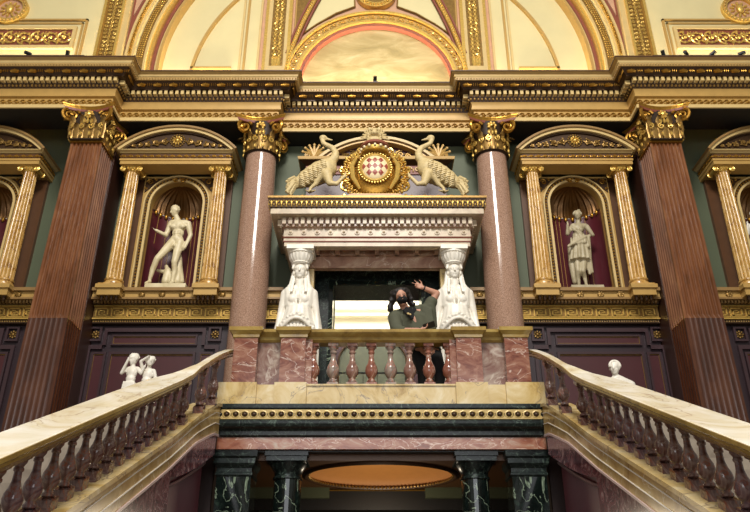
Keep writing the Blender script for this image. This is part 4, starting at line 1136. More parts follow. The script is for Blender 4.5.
MB().sweep([(ax-1.79, 8.9), (ax-1.79, 7.95), (ax+1.79, 7.95), (ax+1.79, 8.9)], [(0, 3.215), (0, 3.34), (-.4, 3.34), (-.4, 3.215)]).build('face', M['rosso2'], fa)
MB().box(ax-1.4, ax+1.4, 8.02, 8.16, 3.20, 3.34).build('rear', M['verde2'], fa)
# plinth (yellow marble) and balustrade
bb = thing('balcony_balustrade', (ax, 8.1, 3.685), 'red and yellow marble balustrade of the central balcony', 'balustrade')
mb = MB()
def sym(mb, a, b, y0, y1, z0, z1):
    for s in (-1, 1): mb.box(min(ax+s*a, ax+s*b), max(ax+s*a, ax+s*b), y0, y1, z0, z1)
mb.box(ax-.87, ax+.87, 8.0, 8.4, 3.685, 3.94); mb.box(ax-.87, ax+.87, 7.985, 8.4, 3.93, 3.95)
pl = mb.build('plinth', M['siena'], bb)
for s in (-1, 1):
    for a, b, y0, zt in ((.84, 1.20, 7.93, 3.955), (1.20, 1.40, 7.98, 3.94), (1.40, 1.83, 7.93, 3.955)):
        MB().box(min(ax+s*a, ax+s*b), max(ax+s*a, ax+s*b), y0, 8.4, 3.685, zt).build('pedestal_plinth', M['siena'], bb)
for s in (-1, 1):
    for a, b, y0 in ((.87, 1.16, 7.97), (1.43, 1.70, 7.97)):
        m_ = MB().box(min(ax+s*a, ax+s*b), max(ax+s*a, ax+s*b), y0, 8.3, 3.955, 4.50); pe = m_.build('pedestal', M['rosso'], bb)
        lo, hi = min(ax+s*a, ax+s*b), max(ax+s*a, ax+s*b)
        k = MB(); yc = (y0+8.3)/2
        k.loft([[(lo-e, y0-e, z), (hi+e, y0-e, z), (hi+e, 8.3+e, z), (lo-e, 8.3+e, z)] for e, z in ((.0, 4.495), (.015, 4.50), (.02, 4.53), (.05, 4.565), (.06, 4.57), (.06, 4.615))])
        k.build('pedestal_cap', M['railgold'], bb)
    m_ = MB().box(min(ax+s*1.16, ax+s*1.43), max(ax+s*1.16, ax+s*1.43), 8.10, 8.3, 3.94, 4.5); m_.build('link_pier', M['rossogrey'], bb)
    m_ = MB().box(min(ax+s*.80, ax+s*.87), max(ax+s*.80, ax+s*.87), 8.04, 8.28, 3.95, 4.5); m_.build('half_pier', M['rosso'], bb)
def rail_loft(xa, xb):
    m_ = MB(); pr = [(8.09, 4.48), (8.06, 4.50), (8.05, 4.53), (8.0, 4.56), (7.985, 4.575), (7.985, 4.61), (8.31, 4.61), (8.31, 4.575), (8.27, 4.5), (8.24, 4.48)]
    m_.prism([(y, z) for y, z in pr], xa, xb, 'x'); return m_
rail_loft(ax-.87, ax+.87).build('handrail', M['railgold'], bb)
for s in (-1, 1): rail_loft(min(ax+s*1.16, ax+s*1.43), max(ax+s*1.16, ax+s*1.43)).build('handrail', M['railgold'], bb)
BAL = [(.03, 0), (.048, .01), (.05, .03), (.036, .045), (.032, .055), (.046, .075), (.068, .115), (.074, .155), (.066, .195), (.044, .24), (.031, .29), (.028, .34), (.028, .355), (.037, .362), (.037, .38), (.030, .388), (.034, .40), (.050, .425), (.052, .44)]
bmesh_cache = {}
def baluster(x, y, z, H, mats, parent, name='baluster', sc=1.0, shear=0, foot=None):
    """turned baluster of height H on a square block"""
    key = (round(H, 3), sc, shear)
    hb = foot or .055*H/.55; ht = .05*H/.55; hs = H-hb-ht
    m_ = MB()
    if key not in bmesh_cache:
        m_.box(-.062*sc, .062*sc, -.062*sc, .062*sc, 0, hb)
        m_.lathe([(r*sc, hb+zz/.44*hs) for r, zz in BAL], (0, 0, 0), 20)
        m_.box(-.058*sc, .058*sc, -.058*sc, .058*sc, H-ht, H)
        if shear:      # foot and head blocks follow the slope
            m_.v = [(a, b, c + (b*shear if (c < hb+.001 or c > H-ht-.001) and abs(abs(a)-.06*sc) < .0035 else 0)) for a, b, c in m_.v]
        o = m_.build(name, mats, None, smooth=True, ang=35); bmesh_cache[key] = o.data
        me = o.data; me.materials.clear(); me.materials.append(None); bpy.data.objects.remove(o)
    o = bpy.data.objects.new(name, bmesh_cache[key]); COL.objects.link(o); o.parent = parent
    o.location = Vector((x, y, z))-parent_world(parent)
    o.material_slots[0].link = 'OBJECT'; o.material_slots[0].material = mats
    return o
BM = [marble('rose_baluster_marble', ['#553a32', '#775448', '#937264', '#a8927f'], 5, .14, '#bfae9c', 5, .012, 1.5),
      marble('grey_rose_baluster_marble', ['#5a4a42', '#7c6a60', '#97887a', '#a89c8c'], 6, .14, '#a8604c', 6, .02, 1.5),
      marble('red_baluster_marble', ['#52302a', '#784838', '#93604e', '#a08270'], 5, .14, '#bfae9c', 5, .012, 1.5)]
for k in range(6): baluster(ax+.224*(k-2.5), 8.16, 3.95, .545, BM[(k*2+1) % 3], bb, sc=1.02)
for s in (-1, 1): baluster(ax+s*.79, 8.16, 3.95, .545, BM[2], bb, sc=1.02)

BS = [marble('grey_stair_baluster_marble', ['#3c2622', '#5e433c', '#7a655c', '#93857c'], 9, .1, '#8c4a30', 8, .02, 1.5),
      marble('brown_stair_baluster_marble', ['#38201c', '#5a3a32', '#6e5248', '#8a776c'], 9, .1, '#9a8a80', 8, .012, 1.5),
      marble('mauve_stair_baluster_marble', ['#3a2428', '#604648', '#7c6664', '#988c88'], 9, .1, '#7c4030', 8, .02, 1.5)]
# ================================================================== STAIRS
def railz(Y):
    if Y <= 6.33: return EYE + .4277*Y - .772
    pts = [(6.33, 3.535), (6.5, 3.625), (6.70, 3.745), (7.17, 3.985), (7.6, 4.19), (8.0, 4.36), (8.35, 4.49)]
    for i in range(len(pts)-1):
        if Y <= pts[i+1][0]:
            f = (Y-pts[i][0])/(pts[i+1][0]-pts[i][0]); return pts[i][1]+f*(pts[i+1][1]-pts[i][1])
    return pts[-1][1]
def strz(Y):
    if Y <= 6.2: return EYE+.4277*Y-.772-.515
    pts = [(6.2, 2.965), (6.5, 3.11), (6.9, 3.30), (7.3, 3.47), (7.64, 3.61), (8.0, 3.685), (8.35, 3.70)]
    for i in range(len(pts)-1):
        if Y <= pts[i+1][0]:
            f = (Y-pts[i][0])/(pts[i+1][0]-pts[i][0]); return pts[i][1]+f*(pts[i+1][1]-pts[i][1])
    return pts[-1][1]
def side(s, word):
    X = lambda u: ax+s*u
    Ys = [2.6+.25*k for k in range(15)]+[6.33+.12*k for k in range(1, 14)]+[7.98]
    Ys = sorted(set([round(y, 3) for y in Ys if y <= 7.8]+[7.86])); Yr = Ys+[8.0, 8.1, 8.2, 8.28]
    def slab(x0, x1, ztop, zbot, ys=Ys, x1b=None):
        m_ = MB(); m_.loft([[(X(x0), y, zbot(y)), (X(x1), y, zbot(y)), (X(x1), y, ztop(y)), (X(x0), y, ztop(y))] for y in ys]); return m_
    st = thing('staircase', (X(2.5), 5, 0), 'marble staircase flight rising to the balcony on the %s, with purple and cream marble flank' % word, 'staircase')
    t = thing('stair_balustrade', (X(1.86), 5, 1.6), '%s stair balustrade with wide cream marble handrail and grey-red balusters' % word, 'balustrade', 'stair balustrades')
    m_ = MB()
    def ow(y):
        f = max(0, min(1, (y-6.05)/.85)); return .235*f*f*(3-2*f)
    m_.loft([[(X(1.735), y, railz(y)-.006), (X(2.045-ow(y)), y, railz(y)-.006), (X(2.04-ow(y)), y, railz(y)), (X(1.74), y, railz(y))] for y in Yr])
    m_.build('handrail_top', M['railmarble'], t)
    m_ = MB(); m_.loft([[(X(1.725), y, railz(y)-.006), (X(1.725), y, railz(y)-.03), (X(1.735), y, railz(y)-.04), (X(1.735), y, railz(y)-.055), (X(1.755), y, railz(y)-.075), (X(1.775), y, railz(y)-.095), (X(2.0-ow(y)), y, railz(y)-.095), (X(2.045-ow(y)), y, railz(y)-.03), (X(2.045-ow(y)), y, railz(y)-.006)] for y in Yr])
    m_.build('rail_moulding', M['railgold'], t)
    n = 0; y = 2.75
    while y < 7.85:
        zb, zt = strz(y)+.02, railz(y)-.09
        baluster(X(1.86-ow(y)*.3), y, zb, round(zt-zb, 2), BS[(n*n+n//3) % 3 if n % 4 else 0], t, sc=.70 if y < 6.4 else .8, shear=.43 if y < 6.2 else .5, foot=.075)
        y += .198 if y < 6.35 else .5; n += 1
    slab(1.74, 2.02, lambda y: strz(y)+.03, lambda y: strz(y)-.005).build('stringer_top', M['siena'], t)
    # flank: cream stringer
    thick = lambda y: .25+.08*max(0, min(1, (y-6.9)/1.0))
    slab(1.76, 2.0, lambda y: strz(y)-.0, lambda y: strz(y)-thick(y)).build('stringer', M['siena2'], st)
    for f in (.22, .58):
        slab(1.752, 1.80, lambda y: strz(y)-thick(y)*f, lambda y: strz(y)-thick(y)*f-.007).build('stringer_groove', M['whitemarble'], st)
    slab(1.75, 1.8, lambda y: strz(y)-thick(y)*.93, lambda y: strz(y)-thick(y)*1.01).build('stringer_fillet', M['pinkstone'], st)
    opn = lambda y: 2.45+.10*math.sin(max(0, y-6.3))+ .36*max(0, min(1, (y-6.3)/1.7))**1.1
    def low(y):
        if y < 6.25: return 0.0
        return 2.64+.50*((y-6.25)/1.6)**1.25
    ysb = [y for y in Ys if y <= 6.25]+[6.249, 6.25+1e-4]+[y for y in Ys if y > 6.26]
    ysb = sorted(set(ysb))
    slab(1.78, 2.0, lambda y: strz(y)-thick(y), low, ysb).build('marble_flank', M['purple'], st)
    ysp = [y for y in Ys if y >= 6.0]
    slab(1.90, 2.02, lambda y: max(low(y), 2.64)+.04, lambda y: 0.0, ysp).build('recessed_panel', M['purple_panel'], st)
    pts = [(X(1.88), y, low(y)-.09) for y in Ys if y > 6.4]; 
    MB().tube(pts, .018, 6).build('panel_moulding', M['mauvestone'], st)
    # treads
    m_ = MB(); k = 0; rise = .1497; run = .35; yy = 8.2
    z = FZ
    while z > .05:
        z -= rise; m_.box(min(X(2.0), X(3.3)), max(X(2.0), X(3.3)), yy-run, yy+.02, 0 if z < 1 else z-.6, z); yy -= run
    m_.build('steps', M['floor'], st)
    # newel stub that closes the rail on the balcony pedestal
side(-1, 'left'); side(1, 'right')

# ================================================================== PASSAGE UNDER THE BALCONY
def lowcol(x, lab):
    t = thing('column', (x, 8.25, 0), lab, 'column')
    MB().lathe([(.21, 0), (.215, .08), (.18, .12), (.19, .16), (.165, .2)], (x, 8.25, 0), 32).build('base', M['verde'], t, smooth=True)
    MB().lathe([(.165, .2), (.163, 1.0), (.15, 2.93)], (x, 8.25, 0), 40).build('shaft', M['verde'], t, smooth=True)
    m_ = MB().lathe([(.152, 2.93), (.165, 2.94), (.165, 2.96), (.15, 2.97), (.15, 3.01), (.17, 3.04), (.20, 3.09), (.205, 3.11)], (x, 8.25, 0), 36)
    m_.box(x-.22, x+.22, 8.02, 8.47, 3.11, 3.16); m_.box(x-.235, x+.235, 8.0, 8.48, 3.16, 3.215); m_.build('capital', M['verde2'], t, smooth=True)
lowcol(ax-1.03, 'polished dark green marble column left of the passage under the balcony')
lowcol(ax+1.03, 'polished dark green marble column right of the passage under the balcony')
def lowpil(x, lab):
    t = thing('pilaster', (x, 8.2, 0), lab, 'pilaster', 'dark green marble piers under the balcony')
    MB().box(x-.185, x+.185, 8.04, 8.4, 0, 2.95).build('shaft', M['verde'], t)
    m_ = MB()
    m_.loft([[(x-e, 8.225-e+.0, z), (x+e, 8.225-e, z), (x+e, 8.42, z), (x-e, 8.42, z)] for e, z in ((.185, 2.94), (.20, 2.96), (.20, 2.98), (.19, 2.99), (.19, 3.03), (.225, 3.08), (.225, 3.13), (.245, 3.15), (.25, 3.215))])
    m_.build('capital', M['verde2'], t)
lowpil(ax-1.59, 'square dark green marble pier at the left foot of the balcony')
lowpil(ax+1.59, 'square dark green marble pier at the right foot of the balcony')
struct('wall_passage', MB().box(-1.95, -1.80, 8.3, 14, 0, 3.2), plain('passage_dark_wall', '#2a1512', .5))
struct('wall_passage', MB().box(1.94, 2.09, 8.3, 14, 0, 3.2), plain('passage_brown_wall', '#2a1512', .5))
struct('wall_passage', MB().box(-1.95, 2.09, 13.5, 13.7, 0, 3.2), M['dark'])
mb = MB()      # ceiling with a round opening for the saucer dome
cyy = 9.12; Rr = .92
ring = [(ax+Rr*math.cos(2*PI*k/48), cyy+Rr*math.sin(2*PI*k/48)) for k in range(48)]
def onbox(x, y):
    dx, dy = x-ax, y-cyy; t_ = min((1.85/abs(dx)) if abs(dx) > 1e-6 else 9e9, (.98/abs(dy)) if abs(dy) > 1e-6 else 9e9)
    return (ax+dx*t_, cyy+dy*t_)
for k in range(48):
    a, b = ring[k], ring[(k+1) % 48]; A, B = onbox(*a), onbox(*b)
    poly = [a, A]
    if abs(A[0]-B[0]) > 1e-6 and abs(A[1]-B[1]) > 1e-6:
        poly.append((A[0] if abs(abs(A[0]-ax)-1.85) < 1e-6 else B[0], A[1] if abs(abs(A[1]-cyy)-.98) < 1e-6 else B[1]))
    poly += [B, b]; mb.prism(poly, 3.13, 3.2, 'z')
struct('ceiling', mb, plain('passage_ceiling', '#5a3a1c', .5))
dm = thing('saucer_dome', (ax, cyy, 3.15), 'shallow ochre saucer dome with beaded rim in the ceiling under the balcony', 'ceiling dome')
mb = MB(); rings = []
for j in range(9):
    th = PI/2*j/8; rings.append([(ax+max(.002, Rr*math.cos(th))*math.cos(2*PI*k/48), cyy+max(.002, Rr*math.cos(th))*math.sin(2*PI*k/48), 3.13+.28*math.sin(th)) for k in range(48)])
mb.loft(rings, cap=False); mb.build('bowl', M['dome'], dm, smooth=True)
mb = MB().tube([(x, y, 3.125) for x, y in ring+[ring[0]]], .03, 8); mb.build('rim', M['bronze'], dm, smooth=True)
mb = MB()
for k in range(110): a = 2*PI*k/110; mb.ell((ax+.88*math.cos(a), cyy+.88*math.sin(a), 3.125), (.018, .018, .018), None, 5, 4)
mb.build('rim_beading', M['antique'], dm)
bm_ = thing('passage_beam', (ax, 10.2, 2.9), 'dark deep beam with a thin gilt edge across the passage beyond the dome', 'beam')
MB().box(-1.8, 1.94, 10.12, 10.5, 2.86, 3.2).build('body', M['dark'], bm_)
MB().box(-1.2, 1.34, 10.10, 10.13, 3.10, 3.115).build('gilt_line', M['gold'], bm_)
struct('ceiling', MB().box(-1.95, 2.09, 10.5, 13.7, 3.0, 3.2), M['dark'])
for x in (-1.35, 1.49):
    t = thing('column', (x, 10.4, 0), 'dim dark column deep in the passage, %s side' % ('left' if x < 0 else 'right'), 'column')
    MB().lathe([(.15, 0), (.15, .1), (.12, .14), (.115, 2.6)], (x, 10.4, 0), 24).build('shaft', M['verde'], t, smooth=True)
    m_ = MB().lathe([(.12, 2.6), (.13, 2.62), (.12, 2.66), (.17, 2.78)], (x, 10.4, 0), 24); m_.box(x-.2, x+.2, 10.2, 10.6, 2.78, 2.86); m_.build('capital', M['verde2'], t)
# ================================================================== FIGURES
def head(mb, c, r, face=(0, -1, 0), up=(0, 0, 1), ears=True):
    """skull, jaw, nose, brow and lips; r = half head width; face = viewing direction"""
    c = Vector(c); f = Vector(face).normalized(); u = Vector(up); u = (u-f*u.dot(f)).normalized(); s = f.cross(u).normalized()
    R3 = Matrix((s, -f, u)).transposed()
    def p(x, y, z): return c + s*x*r + f*y*r + u*z*r
    mb.ell(p(0, -.1, .25), (r, r*1.18, r*1.08), R3, 16, 12)
    mb.ell(p(0, .12, -.45), (r*.80, r*.92, r*.95), R3, 16, 12)
    mb.ell(p(0, .55, -1.1), (r*.40, r*.42, r*.34), R3, 12, 8)
    mb.limb(p(0, 1.02, .15), p(0, 1.28, -.38), r*.12, r*.19, 8)
    for k in (-1, 1):
        mb.limb(p(.12*k, .98, .22), p(.55*k, .86, .20), r*.12, r*.10, 8)
        mb.ell(p(.40*k, .60, -.40), (r*.34, r*.28, r*.34), R3, 8, 6)
        mb.ell(p(.36*k, .92, .0), (r*.15, r*.08, r*.09), R3, 8, 6)
        if ears: mb.ell(p(.98*k, -.1, -.1), (r*.12, r*.25, r*.36), R3, 8, 6)
    mb.ell(p(0, 1.02, -.66), (r*.30, r*.12, r*.08), R3, 8, 6); mb.ell(p(0, .98, -.82), (r*.24, r*.12, r*.08), R3, 8, 6)
    return p, R3
def hand(mb, w, d, n, L, curl=.5, side=1, spread=.1, fingers=None):
    """palm from wrist w along d, palm facing n; four unequal jointed fingers and a thumb from the side"""
    w = Vector(w); d = Vector(d).normalized(); n = Vector(n); n = (n-d*n.dot(d)).normalized(); s = d.cross(n).normalized()*side
    pw = L*.22
    for k in (-1.2, -.4, .4, 1.2): mb.limb(w+s*pw*k*.45, w+d*L*.48+s*pw*k*.75, L*.095, L*.085, 8)
    lens = (.42, .48, .45, .36)
    for i in range(4):
        k = (-1.35, -.45, .45, 1.35)[i]*-1
        c = curl if fingers is None else fingers[i][0]; sp = (spread*k if fingers is None else fingers[i][1])
        a = w+d*L*.48+s*pw*k*.68; dd = (d+s*sp).normalized(); seg = L*lens[i]/3*1.15; ang = 0; rad = L*.052
        for j in range(3):
            ang += c*(.6 if j == 0 else 1.0)
            v = dd*math.cos(ang)+n*math.sin(ang); b = a+v*seg; mb.limb(a, b, rad, rad*.9, 8); a = b; rad *= .92; seg *= .85
    a = w+d*L*.10+s*pw*1.15; b = a+(d*.6+s*.65+n*.25).normalized()*L*.24; mb.limb(a, b, L*.075, L*.06, 8)
    e = b+(d*.85+s*.1+n*(.35+curl*.3)).normalized()*L*.22; mb.limb(b, e, L*.055, L*.045, 8)
def drape(mb, rings, folds=14, amp=.06, seg=84, ph=0):
    """cloth as stacked ellipses: (centre, rx, ry, amplitude factor)"""
    out = []
    for i, (c, rx, ry, am) in enumerate(rings):
        c = Vector(c); ring = []
        for k in range(seg):
            a = 2*PI*k/seg; m = 1+amp*am*(math.sin(folds*a+ph+i*.15)+.5*math.sin((folds*.6//1)*a+1.3+i*.1))
            ring.append((c.x+rx*m*math.cos(a), c.y+ry*m*math.sin(a), c.z))
        out.append(ring)
    mb.loft(out)
# ---------- caryatids
def caryatid(x, lab):
    y = 9.02; z0 = FZ
    t = thing('caryatid', (x, y, z0), lab, 'statue', 'caryatids of the canopy')
    V = lambda a, b, c: Vector((x+a, y+b, c+.16))
    mb = MB()
    drape(mb, [(V(0, .0, z0-.05), .27, .21, 1.2), (V(0, 0, z0+.5), .275, .21, 1.2), (V(0, 0, z0+.92), .275, .20, 1), (V(0, 0, z0+1.10), .25, .18, .8), (V(0, 0, z0+1.24), .20, .155, .5), (V(0, 0, z0+1.40), .165, .13, .3)], 16, .045)
    # chest, shoulders
    for a in (-1, 1):
        mb.ell(V(a*.075, -.07, z0+1.49), (.07, .06, .07)); mb.limb(V(a*.09, 0, z0+1.42), V(a*.13, .0, z0+1.62), .10, .085)
        mb.limb(V(a*.06, .0, z0+1.66), V(a*.185, .01, z0+1.61), .065, .06); 
        mb.limb(V(a*.19, .01, z0+1.60), V(a*.235, .02, z0+1.33), .062, .048); mb.limb(V(a*.235, .02, z0+1.33), V(a*.27, -.03, z0+1.06), .046, .034)
        hand(mb, V(a*.25, -.03, z0+1.05), (0, -.1, -1), (-a, 0, 0), .17, .35, side=a)
        # veil falling from the head over shoulders to the hips
        mb.limb(V(a*.085, .03, z0+1.93), V(a*.12, .0, z0+1.70), .035, .035, 8); mb.limb(V(a*.13, .0, z0+1.70), V(a*.20, .05, z0+1.35), .04, .05, 8)
        mb.limb(V(a*.22, .07, z0+1.4), V(a*.30, .06, z0+.95), .05, .05, 8)
        # hair tresses to the breast
        for k in range(3): mb.limb(V(a*(.07+.01*k), -.05, z0+1.80), V(a*(.085+.012*k), -.12, z0+1.58), .016, .010, 6)
        # vertical pleats of the bodice
        for k in range(4): mb.limb(V(a*(.03+.036*k), -.092+.016*k, z0+1.60), V(a*(.02+.035*k), -.122+.015*k, z0+1.22), .014, .017, 8)
    mb.ell(V(0, .0, z0+1.55), (.16, .105, .13)); mb.limb(V(0, .01, z0+1.63), V(0, 0, z0+1.80), .068, .060)
    # mantle swag across the hips, curving up
    for r_ in range(3):
        pts = [V((-.22+.44*k/12), -.13-.085*math.sin(PI*k/12)-.012*r_, z0+1.07-.03*r_+.15*math.sin(PI*k/12)) for k in range(13)]
        mb.tube(pts, [.03-.004*r_]*13, 8)
    for k in range(22):
        f = k/21; mb.ell(V(-.22+.44*f, -.155-.085*math.sin(PI*f)-.008*(k % 2), z0+1.05+.012*(k % 3)+.15*math.sin(PI*f)), (.022, .022, .024), None, 7, 5)
    for k in range(10): u = -1+2*k/9; mb.limb(V(.20*u, -.20*math.sqrt(1-.7*u*u), z0+1.08), V(.22*u, -.20*math.sqrt(1-.7*u*u), z0+.3), .018, .02, 6)
    p, R3 = head(mb, V(0, -.01, z0+1.93), .088)
    o = mb.build('body', M['whitemarble'], t); remesh(o, .008, 1)
    mb = MB()      # waved hair with knotted crown
    for k in range(15):
        a = PI*(.02+.96*k/14); q = V(.098*math.cos(a), -.05+.008*math.sin(3*a), z0+1.95+.088*math.sin(a)); mb.ell(q, (.022, .028, .022), None, 8, 6)
        q = V(.09*math.cos(a), -.02, z0+1.985+.085*math.sin(a)); mb.ell(q, (.03, .05, .03), None, 8, 6)
    mb.ell(V(0, .03, z0+2.0), (.10, .10, .09))
    for s in (-1, 1): mb.ell(V(s*.088, .01, z0+1.90), (.022, .05, .05), None, 8, 6)
    o = mb.build('hair', M['whitemarble'], t); remesh(o, .011, 1)
    mb = MB().lathe([(.11, 2.17), (.13, 2.19), (.12, 2.205), (.135, 2.22), (.16, 2.26), (.172, 2.31), (.165, 2.32), (.178, 2.33), (.178, 2.36)], (x, y, z0), 48, flutes=20, depth=.05, fr=(2.21, 2.325))
    mb.build('basket_capital', M['whitemarble'], t, smooth=True)
    mb = MB().box(x-.185, x+.185, y-.18, y+.2, z0+2.36, z0+2.42); mb.build('abacus', M['whitemarble'], t)
    mb = MB().box(x-.27, x+.27, y-.25, y+.25, z0, z0+.14); mb.build('plinth', M['siena'], t)
caryatid(px-1.055, "white marble caryatid with basket on her head, under the left end of the canopy")
caryatid(px+1.055, 'white marble caryatid with basket on her head, beside the waving woman')

# ---------- nude athlete in the left niche
def athlete():
    Yb = 9.93
    def q(X, Y, dy=0, s=3.943): return P(140+X/s, 170+Y/s, Yb+dy)
    b = q(118, 440); z0 = 5.85
    t = thing('marble_statue', (b.x, Yb, z0), 'cream marble statue of a nude standing man by a stump, in a niche', 'statue')
    mb = MB(); L = mb.limb
    neck, pel = q(150, 198), q(140, 278)
    p, R3 = head(mb, q(138, 162, -.02), .062, (-.75, -.6, -.25))
    L(q(142, 182), q(150, 203), .042, .048)
    chest = q(152, 222)
    mb.ell(chest, (.125, .085, .115), Matrix.Rotation(.1, 3, 'Y')); mb.ell(q(150, 250), (.095, .07, .09)); mb.ell(q(145, 274), (.105, .08, .075))
    L(q(128, 208), q(180, 210), .05, .055)
    for s in (-22, 18): mb.ell(q(150+s*.9, 222, -.055), (.055, .035, .04))
    for r_ in range(3):
        for s in (-6, 7): mb.ell(q(147+s, 240+9*r_, -.065), (.02, .016, .016))
    # right arm (viewer's left): elbow bent, hand forward
    A, B, C_ = q(122, 210), q(102, 258, -.02), q(64, 238, -.12)
    L(A, B, .046, .036); L(B, C_, .034, .024); hand(mb, C_, (-.8, -.3, .35), (.2, -.3, .9), .085, .5, 1)
    A, B, C_ = q(190, 212), q(199, 258, .02), q(176, 306, -.03)
    L(A, B, .050, .037); L(B, C_, .036, .025); hand(mb, C_, (-.25, -.1, -1), (-1, 0, 0), .09, .4, -1)
    # legs
    L(q(128, 286), q(66, 352, -.16), .075, .048); L(q(66, 352, -.16), q(50, 392, -.13), .046, .043); L(q(50, 392, -.13), q(38, 432, -.12), .042, .028)
    L(q(38, 440, -.12), q(22, 446, -.20), .03, .02)
    L(q(156, 288), q(136, 364, -.04), .078, .05); L(q(136, 364, -.04), q(136, 398, 0), .046, .044); L(q(136, 398, 0), q(128, 436, .0), .043, .03)
    L(q(128, 443, 0), q(118, 449, -.09), .032, .022)
    mb.ell(q(136, 296, -.08), (.022, .02, .03))
    # stump and cloth
    for (X0, Y0, X1, Y1, r0, r1) in ((148, 300, 154, 350, .035, .05), (154, 350, 148, 440, .05, .075), (110, 400, 100, 440, .06, .06), (70, 396, 140, 412, .025, .045), (104, 380, 120, 440, .03, .06), (160, 380, 165, 440, .03, .04)):
        L(q(X0, Y0, .1), q(X1, Y1, .08), r0, r1)
    o = mb.build('body', M['oldmarble'], t); remesh(o, .011, 2)
    mb = MB()
    for k in range(26):
        a = 2.4*k; e = k/26; r_ = .066*math.sqrt(1-(e*.9)**2); c = q(139, 158, 0)
        mb.ell(c+Vector((r_*math.cos(a), r_*math.sin(a), .01+.062*e)), (.017, .017, .014), None, 6, 4)
    mb.ell(q(139, 156), (.066, .068, .06)); o = mb.build('hair', M['oldmarble'], t); remesh(o, .010, 1)
    MB().box(b.x-.30, b.x+.30, 9.72, 10.2, 5.85, 5.98).build('plinth', M['oldmarble'], t)
    MB().tube([q(76, 180, -.1), q(55, 290, -.1)], .006, 6).build('staff', M['antique'], t)
athlete()
# ---------- draped huntress
def huntress(dx, lab, mat):
    Yb = 9.93
    def q(X, Y, dy=0, s=3.938):
        v = P(540+X/s, 170+Y/s, Yb+dy); v.x += dx; return v
    b = q(165, 455); z0 = 5.85
    t = thing('marble_statue', (b.x, Yb, z0), lab, 'statue')
    mb = MB(); L = mb.limb
    head(mb, q(147, 178, -.02), .055, (-.35, -.9, -.1))
    L(q(149, 196), q(151, 214), .034, .04)
    mb.ell(q(150, 232), (.095, .07, .10)); L(q(130, 220), q(174, 220), .042, .042)
    for s in (-14, 12): mb.ell(q(150+s, 235, -.06), (.035, .03, .035))
    # raised hand at viewer's left
    L(q(126, 222), q(108, 252, -.06), .036, .03); L(q(108, 252, -.06), q(109, 215, -.12), .029, .02); hand(mb, q(109, 214, -.12), (0, 0, 1), (.3, -1, 0), .075, .7, 1)
    # arm reaching back to the quiver
    L(q(178, 220), q(208, 256, .0), .036, .03); L(q(208, 256, .0), q(188, 220, -.02), .028, .02); hand(mb, q(188, 222, -.02), (-.5, 0, .8), (0, -1, 0), .07, .8, -1)
    # tunic and overfold
    drape(mb, [(q(158, 358), .165, .12, 1.3), (q(157, 330), .15, .11, 1.2), (q(155, 300), .125, .095, 1), (q(152, 278), .10, .08, .7)], 13, .07)
    drape(mb, [(q(152, 300), .14, .11, 1.3), (q(152, 284), .125, .10, 1.1), (q(151, 268), .09, .075, .6), (q(150, 250), .085, .068, .4)], 11, .07, ph=1)
    for k in range(6): L(q(122+10*k, 268-3*k, -.09), q(124+11*k, 292-2*k, -.10), .014, .02, 6)
    L(q(112, 300, -.10), q(180, 262, -.10), .022, .022); L(q(180, 262, -.08), q(190, 300, -.06), .022, .03)
    L(q(128, 226, -.07), q(176, 270, -.085), .016, .016)
    # cloak down the side
    for k, (X0, X1) in enumerate(((172, 196), (182, 206), (190, 200), (166, 186))):
        L(q(X0, 262, .03), q((X0+X1)/2, 340, .0), .03, .035); L(q((X0+X1)/2, 340, 0), q(X1, 408-6*k, -.01), .035, .022)
    L(q(118, 300, .04), q(126, 376, .05), .04, .05); L(q(126, 376, .05), q(140, 440, .06), .05, .05)
    # legs
    L(q(146, 350), q(150, 398, -.04), .055, .04); L(q(150, 398, -.04), q(150, 424), .038, .036); L(q(150, 424), q(154, 450), .034, .024); L(q(154, 454), q(150, 458, -.1), .026, .02)
    L(q(172, 350), q(170, 398, -.06), .055, .04); L(q(170, 398, -.06), q(176, 424), .038, .034); L(q(176, 424), q(182, 448), .034, .024); L(q(182, 452), q(188, 458, -.09), .026, .02)
    o = mb.build('body', mat, t); remesh(o, .011, 1)
    mb = MB()
    for k in range(13): a = PI*k/12; mb.ell(q(147, 174, -.03)+Vector((.058*math.cos(a), .0, .05*math.sin(a))), (.02, .03, .02), None, 6, 5)
    mb.ell(q(150, 170, .03), (.05, .06, .05)); mb.ell(q(152, 160, .05), (.03, .03, .025)); o = mb.build('hair', mat, t); remesh(o, .010, 1)
    MB().box(b.x-.22, b.x+.26, 9.72, 10.2, 5.85, 5.955).build('plinth', mat, t)
huntress(0, 'weathered grey marble statue of a draped huntress with one arm raised', M['greymarble'])
huntress(2.78, 'white marble statue barely in view in the niche at the right edge', M['whitemarble'])

